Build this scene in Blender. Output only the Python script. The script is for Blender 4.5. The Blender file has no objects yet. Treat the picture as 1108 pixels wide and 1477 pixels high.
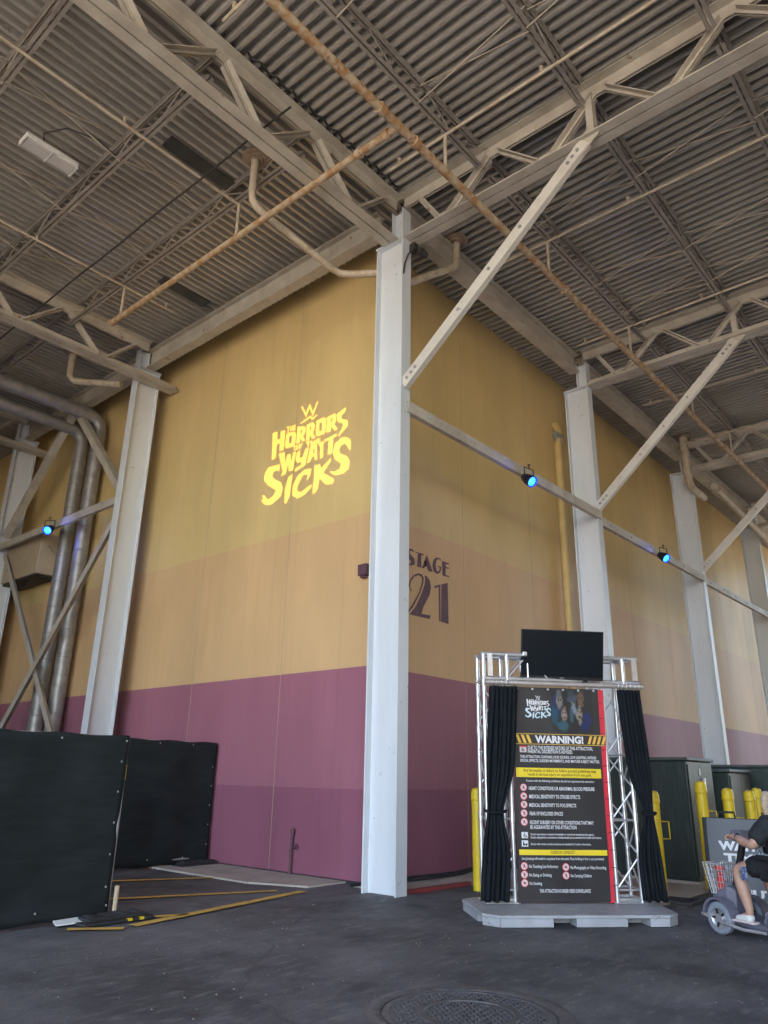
import bpy, bmesh, math, random
from mathutils import Vector, Matrix, noise
random.seed(7)
R = math.radians
sc = bpy.context.scene
col = sc.collection

# ------------------------------------------------------------------ camera
cam_d = bpy.data.cameras.new('camera'); cam = bpy.data.objects.new('camera', cam_d); col.objects.link(cam)
YAW, PITCH, ROLL = R(41.157), R(19.501), R(1.066)
fw = Vector((math.cos(YAW)*math.cos(PITCH), math.sin(YAW)*math.cos(PITCH), math.sin(PITCH)))
ri = fw.cross(Vector((0, 0, 1))).normalized(); up = ri.cross(fw)
ri2 = ri*math.cos(ROLL) + up*math.sin(ROLL); up2 = up*math.cos(ROLL) - ri*math.sin(ROLL)
m3 = Matrix((ri2, up2, -fw)).transposed()
cam.matrix_world = Matrix.Translation((0, 0, 1.4)) @ m3.to_4x4()
cam_d.sensor_fit = 'VERTICAL'; cam_d.sensor_height = 36; cam_d.lens = 36*1076.5/1477
cam_d.clip_start = .05; cam_d.clip_end = 2000
sc.camera = cam

# ------------------------------------------------------------------ sky, sun, exposure
SUN_DIR = Vector((-.80, -.60, 0)).normalized(); ELEV = R(62)
world = bpy.data.worlds.new('World'); sc.world = world; world.use_nodes = True
wn = world.node_tree.nodes; wl = world.node_tree.links
sky = wn.new('ShaderNodeTexSky'); sky.sky_type = 'NISHITA'; sky.sun_disc = False
sky.sun_elevation = ELEV; sky.sun_rotation = math.atan2(SUN_DIR.x, SUN_DIR.y)
sky.air_density = 1.0; sky.dust_density = 1.5
wl.new(sky.outputs[0], wn['Background'].inputs[0]); wn['Background'].inputs[1].default_value = .15
sd = bpy.data.lights.new('sun', 'SUN'); sd.energy = 3.8; sd.angle = R(.5); sd.color = (1, .88, .72)
sun = bpy.data.objects.new('sun', sd); col.objects.link(sun)
sdir = Vector((SUN_DIR.x*math.cos(ELEV), SUN_DIR.y*math.cos(ELEV), math.sin(ELEV)))
sun.rotation_euler = sdir.to_track_quat('Z', 'Y').to_euler(); sun.location = (-10, -10, 30)
sc.view_settings.view_transform = 'Standard'; sc.view_settings.look = 'None'
sc.view_settings.exposure = 3.05; sc.view_settings.gamma = 1
sc.render.engine = 'CYCLES'
sc.cycles.use_denoising = True
sc.cycles.max_bounces = 10; sc.cycles.diffuse_bounces = 6; sc.cycles.sample_clamp_indirect = 6

# ------------------------------------------------------------------ materials
def mat(name, c, c2=None, scale=3., rough=.6, metal=0., bump=0., bscale=40., spec=.5, detail=5., lo=.35, hi=.65, rv=.08, stretch=None, wear=None, wscale=6., wcut=.66):
    m = bpy.data.materials.new(name); m.use_nodes = True
    N = m.node_tree.nodes; L = m.node_tree.links; b = N['Principled BSDF']
    b.inputs['Roughness'].default_value = rough; b.inputs['Metallic'].default_value = metal
    b.inputs['Specular IOR Level'].default_value = spec
    g = N.new('ShaderNodeNewGeometry'); vec = g.outputs['Position']
    if stretch:
        mp = N.new('ShaderNodeMapping'); mp.inputs['Scale'].default_value = stretch; L.new(vec, mp.inputs[0]); vec = mp.outputs[0]
    if c2 is None: c2 = tuple(x*.8 for x in c)
    t = N.new('ShaderNodeTexNoise'); t.inputs['Scale'].default_value = scale; t.inputs['Detail'].default_value = detail; t.inputs['Roughness'].default_value = .65
    L.new(vec, t.inputs['Vector'])
    r = N.new('ShaderNodeValToRGB'); r.color_ramp.elements[0].position = lo; r.color_ramp.elements[1].position = hi
    r.color_ramp.elements[0].color = (*c, 1); r.color_ramp.elements[1].color = (*c2, 1)
    L.new(t.outputs['Fac'], r.inputs[0]); cout = r.outputs[0]
    if wear:
        tw_ = N.new('ShaderNodeTexNoise'); tw_.inputs['Scale'].default_value = wscale; tw_.inputs['Detail'].default_value = 9; tw_.inputs['Roughness'].default_value = .72; L.new(g.outputs['Position'], tw_.inputs['Vector'])
        rw = N.new('ShaderNodeValToRGB'); rw.color_ramp.elements[0].position = wcut; rw.color_ramp.elements[1].position = wcut+.05; L.new(tw_.outputs['Fac'], rw.inputs[0])
        mw = N.new('ShaderNodeMix'); mw.data_type = 'RGBA'; L.new(rw.outputs[0], mw.inputs[0]); L.new(cout, mw.inputs[6]); mw.inputs[7].default_value = (*wear, 1); cout = mw.outputs[2]
    L.new(cout, b.inputs['Base Color'])
    mr = N.new('ShaderNodeMapRange'); mr.inputs['To Min'].default_value = max(0, rough-rv); mr.inputs['To Max'].default_value = min(1, rough+rv)
    L.new(t.outputs['Fac'], mr.inputs['Value']); L.new(mr.outputs[0], b.inputs['Roughness'])
    if bump:
        t2 = N.new('ShaderNodeTexNoise'); t2.inputs['Scale'].default_value = bscale; t2.inputs['Detail'].default_value = 4; L.new(g.outputs['Position'], t2.inputs['Vector'])
        bp = N.new('ShaderNodeBump'); bp.inputs['Strength'].default_value = bump; bp.inputs['Distance'].default_value = .01
        L.new(t2.outputs['Fac'], bp.inputs['Height']); L.new(bp.outputs[0], b.inputs['Normal'])
    return m
def emit(name, c, s):
    m = bpy.data.materials.new(name); m.use_nodes = True; b = m.node_tree.nodes['Principled BSDF']
    b.inputs['Base Color'].default_value = (*c, 1); b.inputs['Emission Color'].default_value = (*c, 1); b.inputs['Emission Strength'].default_value = s
    return m

M = {}
M['column'] = mat('column_paint', (.64, .67, .69), (.54, .57, .585), 1.2, .45, bump=.08, bscale=60, stretch=(1, 1, .25), lo=.42, hi=.75, wear=(.33, .28, .23), wscale=7, wcut=.635)
M['truss'] = mat('truss_paint', (.50, .46, .38), (.36, .31, .245), 2.2, .6, lo=.4, hi=.75, wear=(.24, .15, .085), wscale=4, wcut=.62)
M['deck'] = mat('deck_metal', (.46, .435, .39), (.36, .335, .295), .9, .36, metal=.3, lo=.35, hi=.7, wear=(.30, .26, .21), wscale=2.2, wcut=.63)
M['skylight'] = mat('skylight_panel', (.05, .055, .055), (.03, .03, .03), 3, .35)
M['joist'] = mat('joist_paint', (.33, .30, .26), (.24, .21, .18), 3, .6)
M['rust'] = mat('rusted_pipe', (.44, .35, .235), (.34, .185, .075), 6, .75, bump=.2, bscale=80, lo=.44, hi=.58, wear=(.20, .095, .04), wscale=9, wcut=.60)
M['drainflange'] = mat('drain_flange', (.30, .23, .16), (.2, .13, .08), 6, .7)
M['palepipe'] = mat('pale_pipe', (.50, .43, .32), (.34, .25, .15), 6, .65, lo=.45, hi=.7)
M['darkcable'] = mat('dark_cable', (.03, .028, .025), None, 8, .6)
M['duct'] = mat('galvanized_duct', (.36, .345, .32), (.26, .25, .235), 5, .5, metal=.5)
M['alu'] = mat('aluminium_tube', (.78, .79, .80), (.64, .65, .66), 9, .33, metal=.75, spec=.6)
M['alutray'] = mat('tray_metal', (.60, .54, .50), (.48, .43, .40), 7, .45, metal=.5)
M['curtain'] = mat('black_curtain', (.007, .009, .012), (.011, .014, .018), 6, .9, bump=.1, bscale=300, spec=.2)
M['scrim'] = mat('black_scrim', (.011, .015, .016), (.018, .023, .024), 3, .75, bump=.3, bscale=240, stretch=(1, 1, 6), spec=.25)
M['tvframe'] = mat('tv_plastic', (.01, .01, .011), None, 5, .35)
M['tvscreen'] = mat('tv_glass', (.006, .009, .012), (.007, .010, .013), 1, .30, spec=.15, rv=.02)
M['banner'] = mat('banner_vinyl', (.028, .027, .028), (.038, .036, .036), 2, .38, bump=.15, bscale=3)
M['pwhite'] = mat('print_white', (.75, .75, .75), (.68, .68, .68), 4, .45)
M['pteal'] = mat('print_pale_teal', (.42, .62, .68), (.6, .72, .75), 9, .45)
M['pyellow'] = mat('print_yellow', (.83, .64, .03), (.78, .58, .03), 4, .45)
M['phaz'] = mat('print_amber', (.80, .50, .08), (.74, .45, .06), 4, .45)
M['pblack'] = mat('print_black', (.015, .015, .015), None, 4, .45)
M['pred'] = mat('print_red', (.72, .035, .06), (.62, .03, .05), 3, .45)
M['ppink'] = mat('print_symbol_pale', (.72, .60, .58), None, 5, .5)
M['platform'] = mat('platform_paint', (.42, .43, .45), (.31, .32, .335), 2.2, .55, bump=.15, bscale=25, wear=(.20, .19, .18), wscale=8, wcut=.60)
M['bollard'] = mat('bollard_yellow', (.80, .58, .02), (.66, .46, .02), 4, .4, wear=(.30, .22, .06), wscale=11, wcut=.63)
M['cabinet'] = mat('cabinet_green', (.020, .034, .030), (.075, .088, .083), 2.5, .45, stretch=(9, 9, .7), lo=.52, hi=.82, wear=(.16, .17, .16), wscale=6, wcut=.66)
M['cabinetlid'] = mat('cabinet_lid', (.07, .085, .075), (.05, .06, .055), 3, .5)
M['rubber'] = mat('rubber', (.016, .016, .018), (.03, .03, .032), 8, .75)
M['tyre'] = mat('grey_tyre', (.24, .27, .31), (.2, .22, .26), 8, .7)
M['rim'] = mat('wheel_rim', (.55, .55, .56), None, 8, .35, metal=.7)
M['scooter'] = mat('scooter_shell', (.12, .12, .165), (.15, .15, .19), 2, .35, rv=.05)
M['scooterdark'] = mat('scooter_black', (.016, .016, .018), None, 5, .5)
M['wire'] = mat('wire_metal', (.68, .68, .70), None, 8, .35, metal=.6)
M['skin'] = mat('skin', (.50, .30, .215), (.42, .235, .165), 14, .5, bump=.15, bscale=180)
M['gritstone'] = mat('grit', (.42, .41, .39), (.2, .2, .19), 30, .8)
M['caulk'] = mat('joint_sealant', (.50, .36, .25), (.40, .28, .20), 4, .7)
M['brace'] = mat('brace_paint', (.60, .57, .50), (.50, .465, .40), 1.5, .5, lo=.42, hi=.75, wear=(.28, .22, .16), wscale=6, wcut=.65)
M['rod'] = mat('bridging_steel', (.42, .37, .29), (.32, .27, .20), 4, .6)
M['hair'] = mat('hair_ash_blond', (.30, .22, .15), (.46, .37, .27), 40, .5, stretch=(1, 1, .15))
M['shirt'] = mat('black_shirt', (.014, .016, .018), (.02, .022, .025), 8, .85, bump=.2, bscale=60)
M['shorts'] = mat('black_shorts', (.01, .011, .013), None, 8, .85)
M['shoe'] = mat('white_shoe', (.68, .68, .64), (.55, .55, .5), 12, .6)
M['strap'] = mat('patterned_strap', (.5, .58, .62), (.05, .06, .08), 45, .7, lo=.45, hi=.52)
M['redcup'] = mat('red_plastic', (.8, .05, .03), None, 5, .35)
M['blueplastic'] = mat('blue_plastic', (.06, .09, .2), (.25, .3, .4), 30, .4, lo=.48, hi=.52)
M['signboard'] = mat('wait_sign_board', (.040, .041, .043), (.055, .056, .057), 2, .4)
M['concrete'] = mat('concrete', (.46, .41, .35), (.34, .30, .255), 1.7, .85, bump=.2, bscale=50)
M['paintline'] = mat('line_paint_yellow', (.60, .37, .07), (.22, .15, .07), 8, .8, lo=.5, hi=.75)
M['redkerb'] = mat('kerb_red', (.30, .04, .045), (.2, .05, .05), 8, .7)
M['beige'] = mat('beige_metal', (.50, .40, .26), (.42, .33, .21), 2, .5)
M['downspout'] = mat('downspout_paint', (.58, .42, .17), (.5, .35, .14), 3, .5)
M['plum'] = mat('plum_paint', (.12, .055, .07), (.09, .04, .055), 5, .55)
M['lampshell'] = mat('lamp_shell', (.72, .71, .68), None, 5, .45)
M['lampdiff'] = mat('lamp_diffuser', (.55, .54, .52), (.47, .46, .44), 60, .3)
M['castiron'] = mat('cast_iron', (.115, .115, .118), (.07, .07, .073), 14, .5, metal=.2)
M['parblack'] = mat('par_black', (.01, .012, .03), None, 6, .4)
M['ledplate'] = emit('led_plate_glow', (.005, .03, .8), .10)
M['led'] = emit('led_blue', (.008, .13, 1.), 1.7)
M['whiteplastic'] = mat('white_board', (.75, .75, .72), None, 5, .5)
M['galv'] = mat('galvanised_frame', (.45, .46, .47), (.33, .34, .35), 8, .45, metal=.6)

def wall_material():
    m = bpy.data.materials.new('wall_paint'); m.use_nodes = True
    N = m.node_tree.nodes; L = m.node_tree.links; b = N['Principled BSDF']
    g = N.new('ShaderNodeNewGeometry'); s = N.new('ShaderNodeSeparateXYZ'); L.new(g.outputs['Position'], s.inputs[0])
    r = N.new('ShaderNodeValToRGB'); r.color_ramp.interpolation = 'CONSTANT'
    d = N.new('ShaderNodeMath'); d.operation = 'DIVIDE'; d.inputs[1].default_value = 12; L.new(s.outputs['Z'], d.inputs[0]); L.new(d.outputs[0], r.inputs[0])
    cols = [(0, (.265, .098, .140)), (1.21/12, (.335, .132, .172)), (2.91/12, (.620, .405, .205)), (5.39/12, (.635, .465, .205))]
    e = r.color_ramp.elements
    e[0].position = 0; e[0].color = (*cols[0][1], 1); e[1].position = cols[1][0]; e[1].color = (*cols[1][1], 1)
    for p, c in cols[2:]:
        k = e.new(p); k.color = (*c, 1)
    t = N.new('ShaderNodeTexNoise'); t.inputs['Scale'].default_value = 1.1; t.inputs['Detail'].default_value = 6
    mp = N.new('ShaderNodeMapping'); mp.inputs['Scale'].default_value = (1, 1, .35); L.new(g.outputs['Position'], mp.inputs[0]); L.new(mp.outputs[0], t.inputs['Vector'])
    mr = N.new('ShaderNodeMapRange'); mr.inputs['From Min'].default_value = .3; mr.inputs['From Max'].default_value = .7; mr.inputs['To Min'].default_value = .9; mr.inputs['To Max'].default_value = 1.08
    L.new(t.outputs['Fac'], mr.inputs['Value'])
    mx = N.new('ShaderNodeMix'); mx.data_type = 'RGBA'; mx.blend_type = 'MULTIPLY'; mx.inputs[0].default_value = 1
    L.new(r.outputs[0], mx.inputs[6]); L.new(mr.outputs[0], mx.inputs[7])
    # rain streaks and touched-up patches
    ms = N.new('ShaderNodeMapping'); ms.inputs['Scale'].default_value = (5, 5, .22); L.new(g.outputs['Position'], ms.inputs[0])
    ts = N.new('ShaderNodeTexNoise'); ts.inputs['Scale'].default_value = 1.6; ts.inputs['Detail'].default_value = 8; ts.inputs['Roughness'].default_value = .68; L.new(ms.outputs[0], ts.inputs['Vector'])
    rs = N.new('ShaderNodeMapRange'); rs.inputs['From Min'].default_value = .54; rs.inputs['From Max'].default_value = .78; rs.inputs['To Min'].default_value = 1; rs.inputs['To Max'].default_value = .87; L.new(ts.outputs['Fac'], rs.inputs['Value'])
    tp = N.new('ShaderNodeTexNoise'); tp.inputs['Scale'].default_value = 7; tp.inputs['Detail'].default_value = 9; tp.inputs['Roughness'].default_value = .75; L.new(g.outputs['Position'], tp.inputs['Vector'])
    rp = N.new('ShaderNodeMapRange'); rp.inputs['From Min'].default_value = .66; rp.inputs['From Max'].default_value = .72; rp.inputs['To Min'].default_value = 1; rp.inputs['To Max'].default_value = .82; L.new(tp.outputs['Fac'], rp.inputs['Value'])
    mm = N.new('ShaderNodeMath'); mm.operation = 'MULTIPLY'; L.new(rs.outputs[0], mm.inputs[0]); L.new(rp.outputs[0], mm.inputs[1])
    mz = N.new('ShaderNodeMix'); mz.data_type = 'RGBA'; mz.blend_type = 'MULTIPLY'; mz.inputs[0].default_value = 1; L.new(mx.outputs[2], mz.inputs[6]); L.new(mm.outputs[0], mz.inputs[7]); L.new(mz.outputs[2], b.inputs['Base Color'])
    b.inputs['Roughness'].default_value = .55; b.inputs['Specular IOR Level'].default_value = .28
    t2 = N.new('ShaderNodeTexNoise'); t2.inputs['Scale'].default_value = 38; t2.inputs['Detail'].default_value = 3; L.new(g.outputs['Position'], t2.inputs['Vector'])
    bp = N.new('ShaderNodeBump'); bp.inputs['Strength'].default_value = .4; bp.inputs['Distance'].default_value = .008
    L.new(t2.outputs['Fac'], bp.inputs['Height']); L.new(bp.outputs[0], b.inputs['Normal'])
    return m
M['wall'] = wall_material()

def asphalt_material():
    m = bpy.data.materials.new('asphalt'); m.use_nodes = True
    N = m.node_tree.nodes; L = m.node_tree.links; b = N['Principled BSDF']
    g = N.new('ShaderNodeNewGeometry'); P = g.outputs['Position']
    def nz(scale, detail=4, rough=.6):
        t = N.new('ShaderNodeTexNoise'); t.inputs['Scale'].default_value = scale; t.inputs['Detail'].default_value = detail; t.inputs['Roughness'].default_value = rough; L.new(P, t.inputs['Vector']); return t.outputs['Fac']
    def ramp(src, p0, c0, p1, c1):
        r = N.new('ShaderNodeValToRGB'); r.color_ramp.elements[0].position = p0; r.color_ramp.elements[0].color = (*c0, 1); r.color_ramp.elements[1].position = p1; r.color_ramp.elements[1].color = (*c1, 1); L.new(src, r.inputs[0]); return r.outputs[0]
    base = ramp(nz(.7, 7, .7), .38, (.054, .055, .060), .64, (.142, .143, .148))
    fine = ramp(nz(90, 3), .3, (.65, .65, .65), .72, (1.3, 1.3, 1.3))
    mx = N.new('ShaderNodeMix'); mx.data_type = 'RGBA'; mx.blend_type = 'MULTIPLY'; mx.inputs[0].default_value = 1
    L.new(base, mx.inputs[6]); L.new(fine, mx.inputs[7])
    # scuffed pale dust, stretched along the drive direction
    mp = N.new('ShaderNodeMapping'); mp.inputs['Rotation'].default_value = (0, 0, R(-50)); mp.inputs['Scale'].default_value = (1.3, 5, 1); L.new(P, mp.inputs[0])
    ts = N.new('ShaderNodeTexNoise'); ts.inputs['Scale'].default_value = 2.2; ts.inputs['Detail'].default_value = 8; ts.inputs['Roughness'].default_value = .7; L.new(mp.outputs[0], ts.inputs['Vector'])
    dust = ramp(ts.outputs['Fac'], .52, (0, 0, 0), .72, (.6, .6, .6))
    m2 = N.new('ShaderNodeMix'); m2.data_type = 'RGBA'; L.new(dust, m2.inputs[0]); L.new(mx.outputs[2], m2.inputs[6]); m2.inputs[7].default_value = (.23, .225, .215, 1)
    # pale aggregate specks
    v = N.new('ShaderNodeTexVoronoi'); v.inputs['Scale'].default_value = 9; L.new(P, v.inputs['Vector'])
    sp = ramp(v.outputs['Distance'], .07, (1, 1, 1), .11, (0, 0, 0))
    msk = ramp(nz(2.3, 3), .54, (0, 0, 0), .60, (1, 1, 1))
    mm = N.new('ShaderNodeMix'); mm.data_type = 'RGBA'; mm.blend_type = 'MULTIPLY'; mm.inputs[0].default_value = 1; L.new(sp, mm.inputs[6]); L.new(msk, mm.inputs[7])
    m3_ = N.new('ShaderNodeMix'); m3_.data_type = 'RGBA'; L.new(mm.outputs[2], m3_.inputs[0]); L.new(m2.outputs[2], m3_.inputs[6]); m3_.inputs[7].default_value = (.34, .33, .31, 1)
    vc = N.new('ShaderNodeTexVoronoi'); vc.feature = 'DISTANCE_TO_EDGE'; vc.inputs['Scale'].default_value = .42; wv = N.new('ShaderNodeMix'); wv.data_type = 'VECTOR'; wv.inputs[0].default_value = .35
    tn = N.new('ShaderNodeTexNoise'); tn.inputs['Scale'].default_value = 2.1; tn.inputs['Detail'].default_value = 6; L.new(P, tn.inputs['Vector']); L.new(P, wv.inputs[4]); L.new(tn.outputs['Color'], wv.inputs[5]); L.new(wv.outputs[1], vc.inputs['Vector'])
    ck = ramp(vc.outputs['Distance'], .0015, (.45, .45, .45), .005, (0, 0, 0))
    m4 = N.new('ShaderNodeMix'); m4.data_type = 'RGBA'; L.new(ck, m4.inputs[0]); L.new(m3_.outputs[2], m4.inputs[6]); m4.inputs[7].default_value = (.02, .02, .021, 1)
    oil = ramp(nz(1.25, 4, .5), .63, (0, 0, 0), .70, (.6, .6, .6))
    m5 = N.new('ShaderNodeMix'); m5.data_type = 'RGBA'; L.new(oil, m5.inputs[0]); L.new(m4.outputs[2], m5.inputs[6]); m5.inputs[7].default_value = (.03, .03, .032, 1)
    L.new(m5.outputs[2], b.inputs['Base Color'])
    rr = N.new('ShaderNodeMapRange'); rr.inputs['To Min'].default_value = .55; rr.inputs['To Max'].default_value = .85; L.new(nz(1.7, 5), rr.inputs['Value']); L.new(rr.outputs[0], b.inputs['Roughness'])
    ad = N.new('ShaderNodeMath'); ad.operation = 'ADD'; L.new(nz(130, 3), ad.inputs[0])
    ml = N.new('ShaderNodeMath'); ml.operation = 'MULTIPLY'; ml.inputs[1].default_value = 2.0; L.new(nz(9, 4), ml.inputs[0]); L.new(ml.outputs[0], ad.inputs[1])
    bp = N.new('ShaderNodeBump'); bp.inputs['Strength'].default_value = .55; bp.inputs['Distance'].default_value = .012; L.new(ad.outputs[0], bp.inputs['Height']); L.new(bp.outputs[0], b.inputs['Normal'])
    return m
M['asphalt'] = asphalt_material()
M['pavement'] = mat('bounce_concrete', (.42, .38, .32), (.34, .305, .26), .5, .85)

# ------------------------------------------------------------------ helpers
def root_of(o):
    v = Vector((0, 0, 0))
    while o is not None:
        v += o.location; o = o.parent
    return v
def props(o, label=None, cat=None, group=None, kind=None):
    if label: o['label'] = label
    if cat: o['category'] = cat
    if group: o['group'] = group
    if kind: o['kind'] = kind
    return o
def thing(name, loc, label, cat, group=None):
    o = bpy.data.objects.new(name, None); col.objects.link(o); o.location = loc; o.empty_display_size = .1
    return props(o, label, cat, group)
class MB:
    def __init__(s): s.v = []; s.f = []
    def add(s, vs, fs):
        o = len(s.v); s.v += [Vector(p) for p in vs]; s.f += [tuple(i+o for i in f) for f in fs]; return s
    def box(s, c, size, ax=None):
        c = Vector(c); X, Y, Z = ax if ax else (Vector((1, 0, 0)), Vector((0, 1, 0)), Vector((0, 0, 1)))
        X = X*size[0]/2; Y = Y*size[1]/2; Z = Z*size[2]/2
        vs = [c+X*i+Y*j+Z*k for k in (-1, 1) for j in (-1, 1) for i in (-1, 1)]
        return s.add(vs, [(0, 2, 3, 1), (4, 5, 7, 6), (0, 1, 5, 4), (2, 6, 7, 3), (0, 4, 6, 2), (1, 3, 7, 5)])
    def aabb(s, a, b):
        a = Vector(a); b = Vector(b); return s.box((a+b)/2, [abs(b[i]-a[i]) for i in range(3)])
    def bar(s, p0, p1, w, h, upv=(0, 0, 1)):
        p0 = Vector(p0); p1 = Vector(p1); d = (p1-p0); l = d.length; d.normalize(); u = Vector(upv)
        x = d.cross(u)
        if x.length < 1e-4: x = d.cross(Vector((1, 0, 0)))
        x.normalize(); z = x.cross(d)
        return s.box((p0+p1)/2, (w, l, h), (x, d, z))
    def angle(s, p0, p1, w, t, upv, flip=1):
        # L-section: one leg along the side vector, one along up
        p0 = Vector(p0); p1 = Vector(p1); d = (p1-p0).normalized(); u = Vector(upv); x = d.cross(u).normalized(); z = x.cross(d)
        s.bar(p0+x*w/2*flip, p1+x*w/2*flip, w, t, z); s.bar(p0+z*(w/2+t/2), p1+z*(w/2+t/2), t, w-.0, z); return s
    def tube(s, p0, p1, r, n=10, r2=None, caps=True):
        p0 = Vector(p0); p1 = Vector(p1); d = (p1-p0).normalized(); r2 = r if r2 is None else r2
        a = d.cross(Vector((0, 0, 1)));
        if a.length < 1e-3: a = d.cross(Vector((1, 0, 0)))
        a.normalize(); b = d.cross(a)
        vs = [];
        for p, rr in ((p0, r), (p1, r2)):
            for i in range(n):
                t = 2*math.pi*i/n; vs.append(p+(a*math.cos(t)+b*math.sin(t))*rr)
        fs = [(i, (i+1) % n, n+(i+1) % n, n+i) for i in range(n)]
        if caps: fs += [tuple(range(n-1, -1, -1)), tuple(range(n, 2*n))]
        return s.add(vs, fs)
    def pipe(s, pts, r, n=10, closed=False):
        pts = [Vector(p) for p in pts]; m = len(pts); prev = None; o = len(s.v); vs = []
        for i, p in enumerate(pts):
            if closed: d = (pts[(i+1) % m]-pts[i-1]).normalized()
            else: d = (pts[min(i+1, m-1)]-pts[max(i-1, 0)]).normalized()
            if prev is None:
                a = d.cross(Vector((0, 0, 1)))
                if a.length < 1e-3: a = d.cross(Vector((1, 0, 0)))
            else: a = prev-d*prev.dot(d)
            a.normalize(); prev = a; b = d.cross(a); rr = r[i] if isinstance(r, (list, tuple)) else r
            vs += [p+(a*math.cos(2*math.pi*k/n)+b*math.sin(2*math.pi*k/n))*rr for k in range(n)]
        fs = []
        for i in range(m if closed else m-1):
            j = (i+1) % m
            fs += [(i*n+k, i*n+(k+1) % n, j*n+(k+1) % n, j*n+k) for k in range(n)]
        if not closed: fs += [tuple(range(n-1, -1, -1)), tuple(range((m-1)*n, m*n))]
        return s.add(vs, fs)
    def lathe(s, prof, c, n=24, ax=None):
        c = Vector(c); X, Y, Z = ax if ax else (Vector((1, 0, 0)), Vector((0, 1, 0)), Vector((0, 0, 1)))
        vs = []
        for r, z in prof:
            vs += [c+(X*math.cos(2*math.pi*k/n)+Y*math.sin(2*math.pi*k/n))*max(r, 1e-4)+Z*z for k in range(n)]
        fs = [(i*n+k, i*n+(k+1) % n, (i+1)*n+(k+1) % n, (i+1)*n+k) for i in range(len(prof)-1) for k in range(n)]
        return s.add(vs, fs)
    def prism(s, pts, vec):
        pts = [Vector(p) for p in pts]; n = len(pts); vec = Vector(vec)
        return s.add(pts+[p+vec for p in pts], [tuple(range(n-1, -1, -1)), tuple(range(n, 2*n))]+[(i, (i+1) % n, n+(i+1) % n, n+i) for i in range(n)])
    def build(s, name, m, parent=None, smooth=False, bevel=0., local=False, fix=True):
        me = bpy.data.meshes.new(name); o0 = root_of(parent) if (parent and not local) else Vector((0, 0, 0))
        me.from_pydata([tuple(p-o0) for p in s.v], [], s.f)
        if fix:
            bm = bmesh.new(); bm.from_mesh(me); bmesh.ops.recalc_face_normals(bm, faces=bm.faces); bm.to_mesh(me); bm.free()
        me.materials.append(m if not isinstance(m, str) else M[m])
        o = bpy.data.objects.new(name, me); col.objects.link(o)
        if parent: o.parent = parent
        if smooth:
            for p in me.polygons: p.use_smooth = True
            me.set_sharp_from_angle(angle=R(40))
        if bevel:
            md = o.modifiers.new('bevel', 'BEVEL'); md.width = bevel; md.segments = 2; md.limit_method = 'ANGLE'; md.angle_limit = R(40)
        return o
def place(o):  # a thing that is one mesh in world coordinates: move its origin to its base
    me = o.data; xs = [v.co for v in me.vertices]
    c = Vector(((min(p.x for p in xs)+max(p.x for p in xs))/2, (min(p.y for p in xs)+max(p.y for p in xs))/2, min(p.z for p in xs)))
    me.transform(Matrix.Translation(-c)); o.location = c; return o
def share(o, name, parent, dl):  # another object with the same mesh, shifted
    c = bpy.data.objects.new(name, o.data); col.objects.link(c); c.parent = parent; c.location = o.location+Vector(dl); return c
def arc(c, a, b, r, n=6):  # quarter bend from direction a to b round centre
    c = Vector(c); a = Vector(a); b = Vector(b)
    return [c+a*r*math.cos(t*math.pi/2/n)+b*r*math.sin(t*math.pi/2/n) for t in range(n+1)]
def flat_mesh(polys, to3, depth=None):
    # fill polygons (with 'h' holes) by a 2D curve, map to 3D by to3(x, y)
    cu = bpy.data.curves.new('tmp', 'CURVE'); cu.dimensions = '2D'; cu.fill_mode = 'BOTH'
    for P in polys:
        if P == 'h': continue
        sp = cu.splines.new('POLY'); sp.points.add(len(P)-1); sp.use_cyclic_u = True
        for k, (x, y) in enumerate(P): sp.points[k].co = (x, y, 0, 1)
    ob = bpy.data.objects.new('tmp', cu); col.objects.link(ob)
    me = ob.to_mesh(); vs = [to3(v.co.x, v.co.y) for v in me.vertices]; fs = [tuple(p.vertices) for p in me.polygons]
    ob.to_mesh_clear(); bpy.data.objects.remove(ob); bpy.data.curves.remove(cu)
    b = MB(); b.add(vs, fs); return b
def text_mesh(txt, x0, x1, y0, cap, to3, bold=.0):
    cu = bpy.data.curves.new('tmp', 'FONT'); cu.body = txt; cu.resolution_u = 2; cu.offset = bold; cu.size = 1
    ob = bpy.data.objects.new('tmp', cu); col.objects.link(ob)
    me = ob.to_mesh(); co = [v.co.copy() for v in me.vertices]; fs = [tuple(p.vertices) for p in me.polygons]
    ob.to_mesh_clear(); bpy.data.objects.remove(ob); bpy.data.curves.remove(cu)
    ax = min(c.x for c in co); bx = max(c.x for c in co); sx = (x1-x0)/(bx-ax); sy = cap/.729
    b = MB(); b.add([to3(x0+(c.x-ax)*sx, y0+c.y*sy) for c in co], fs); return b

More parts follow.
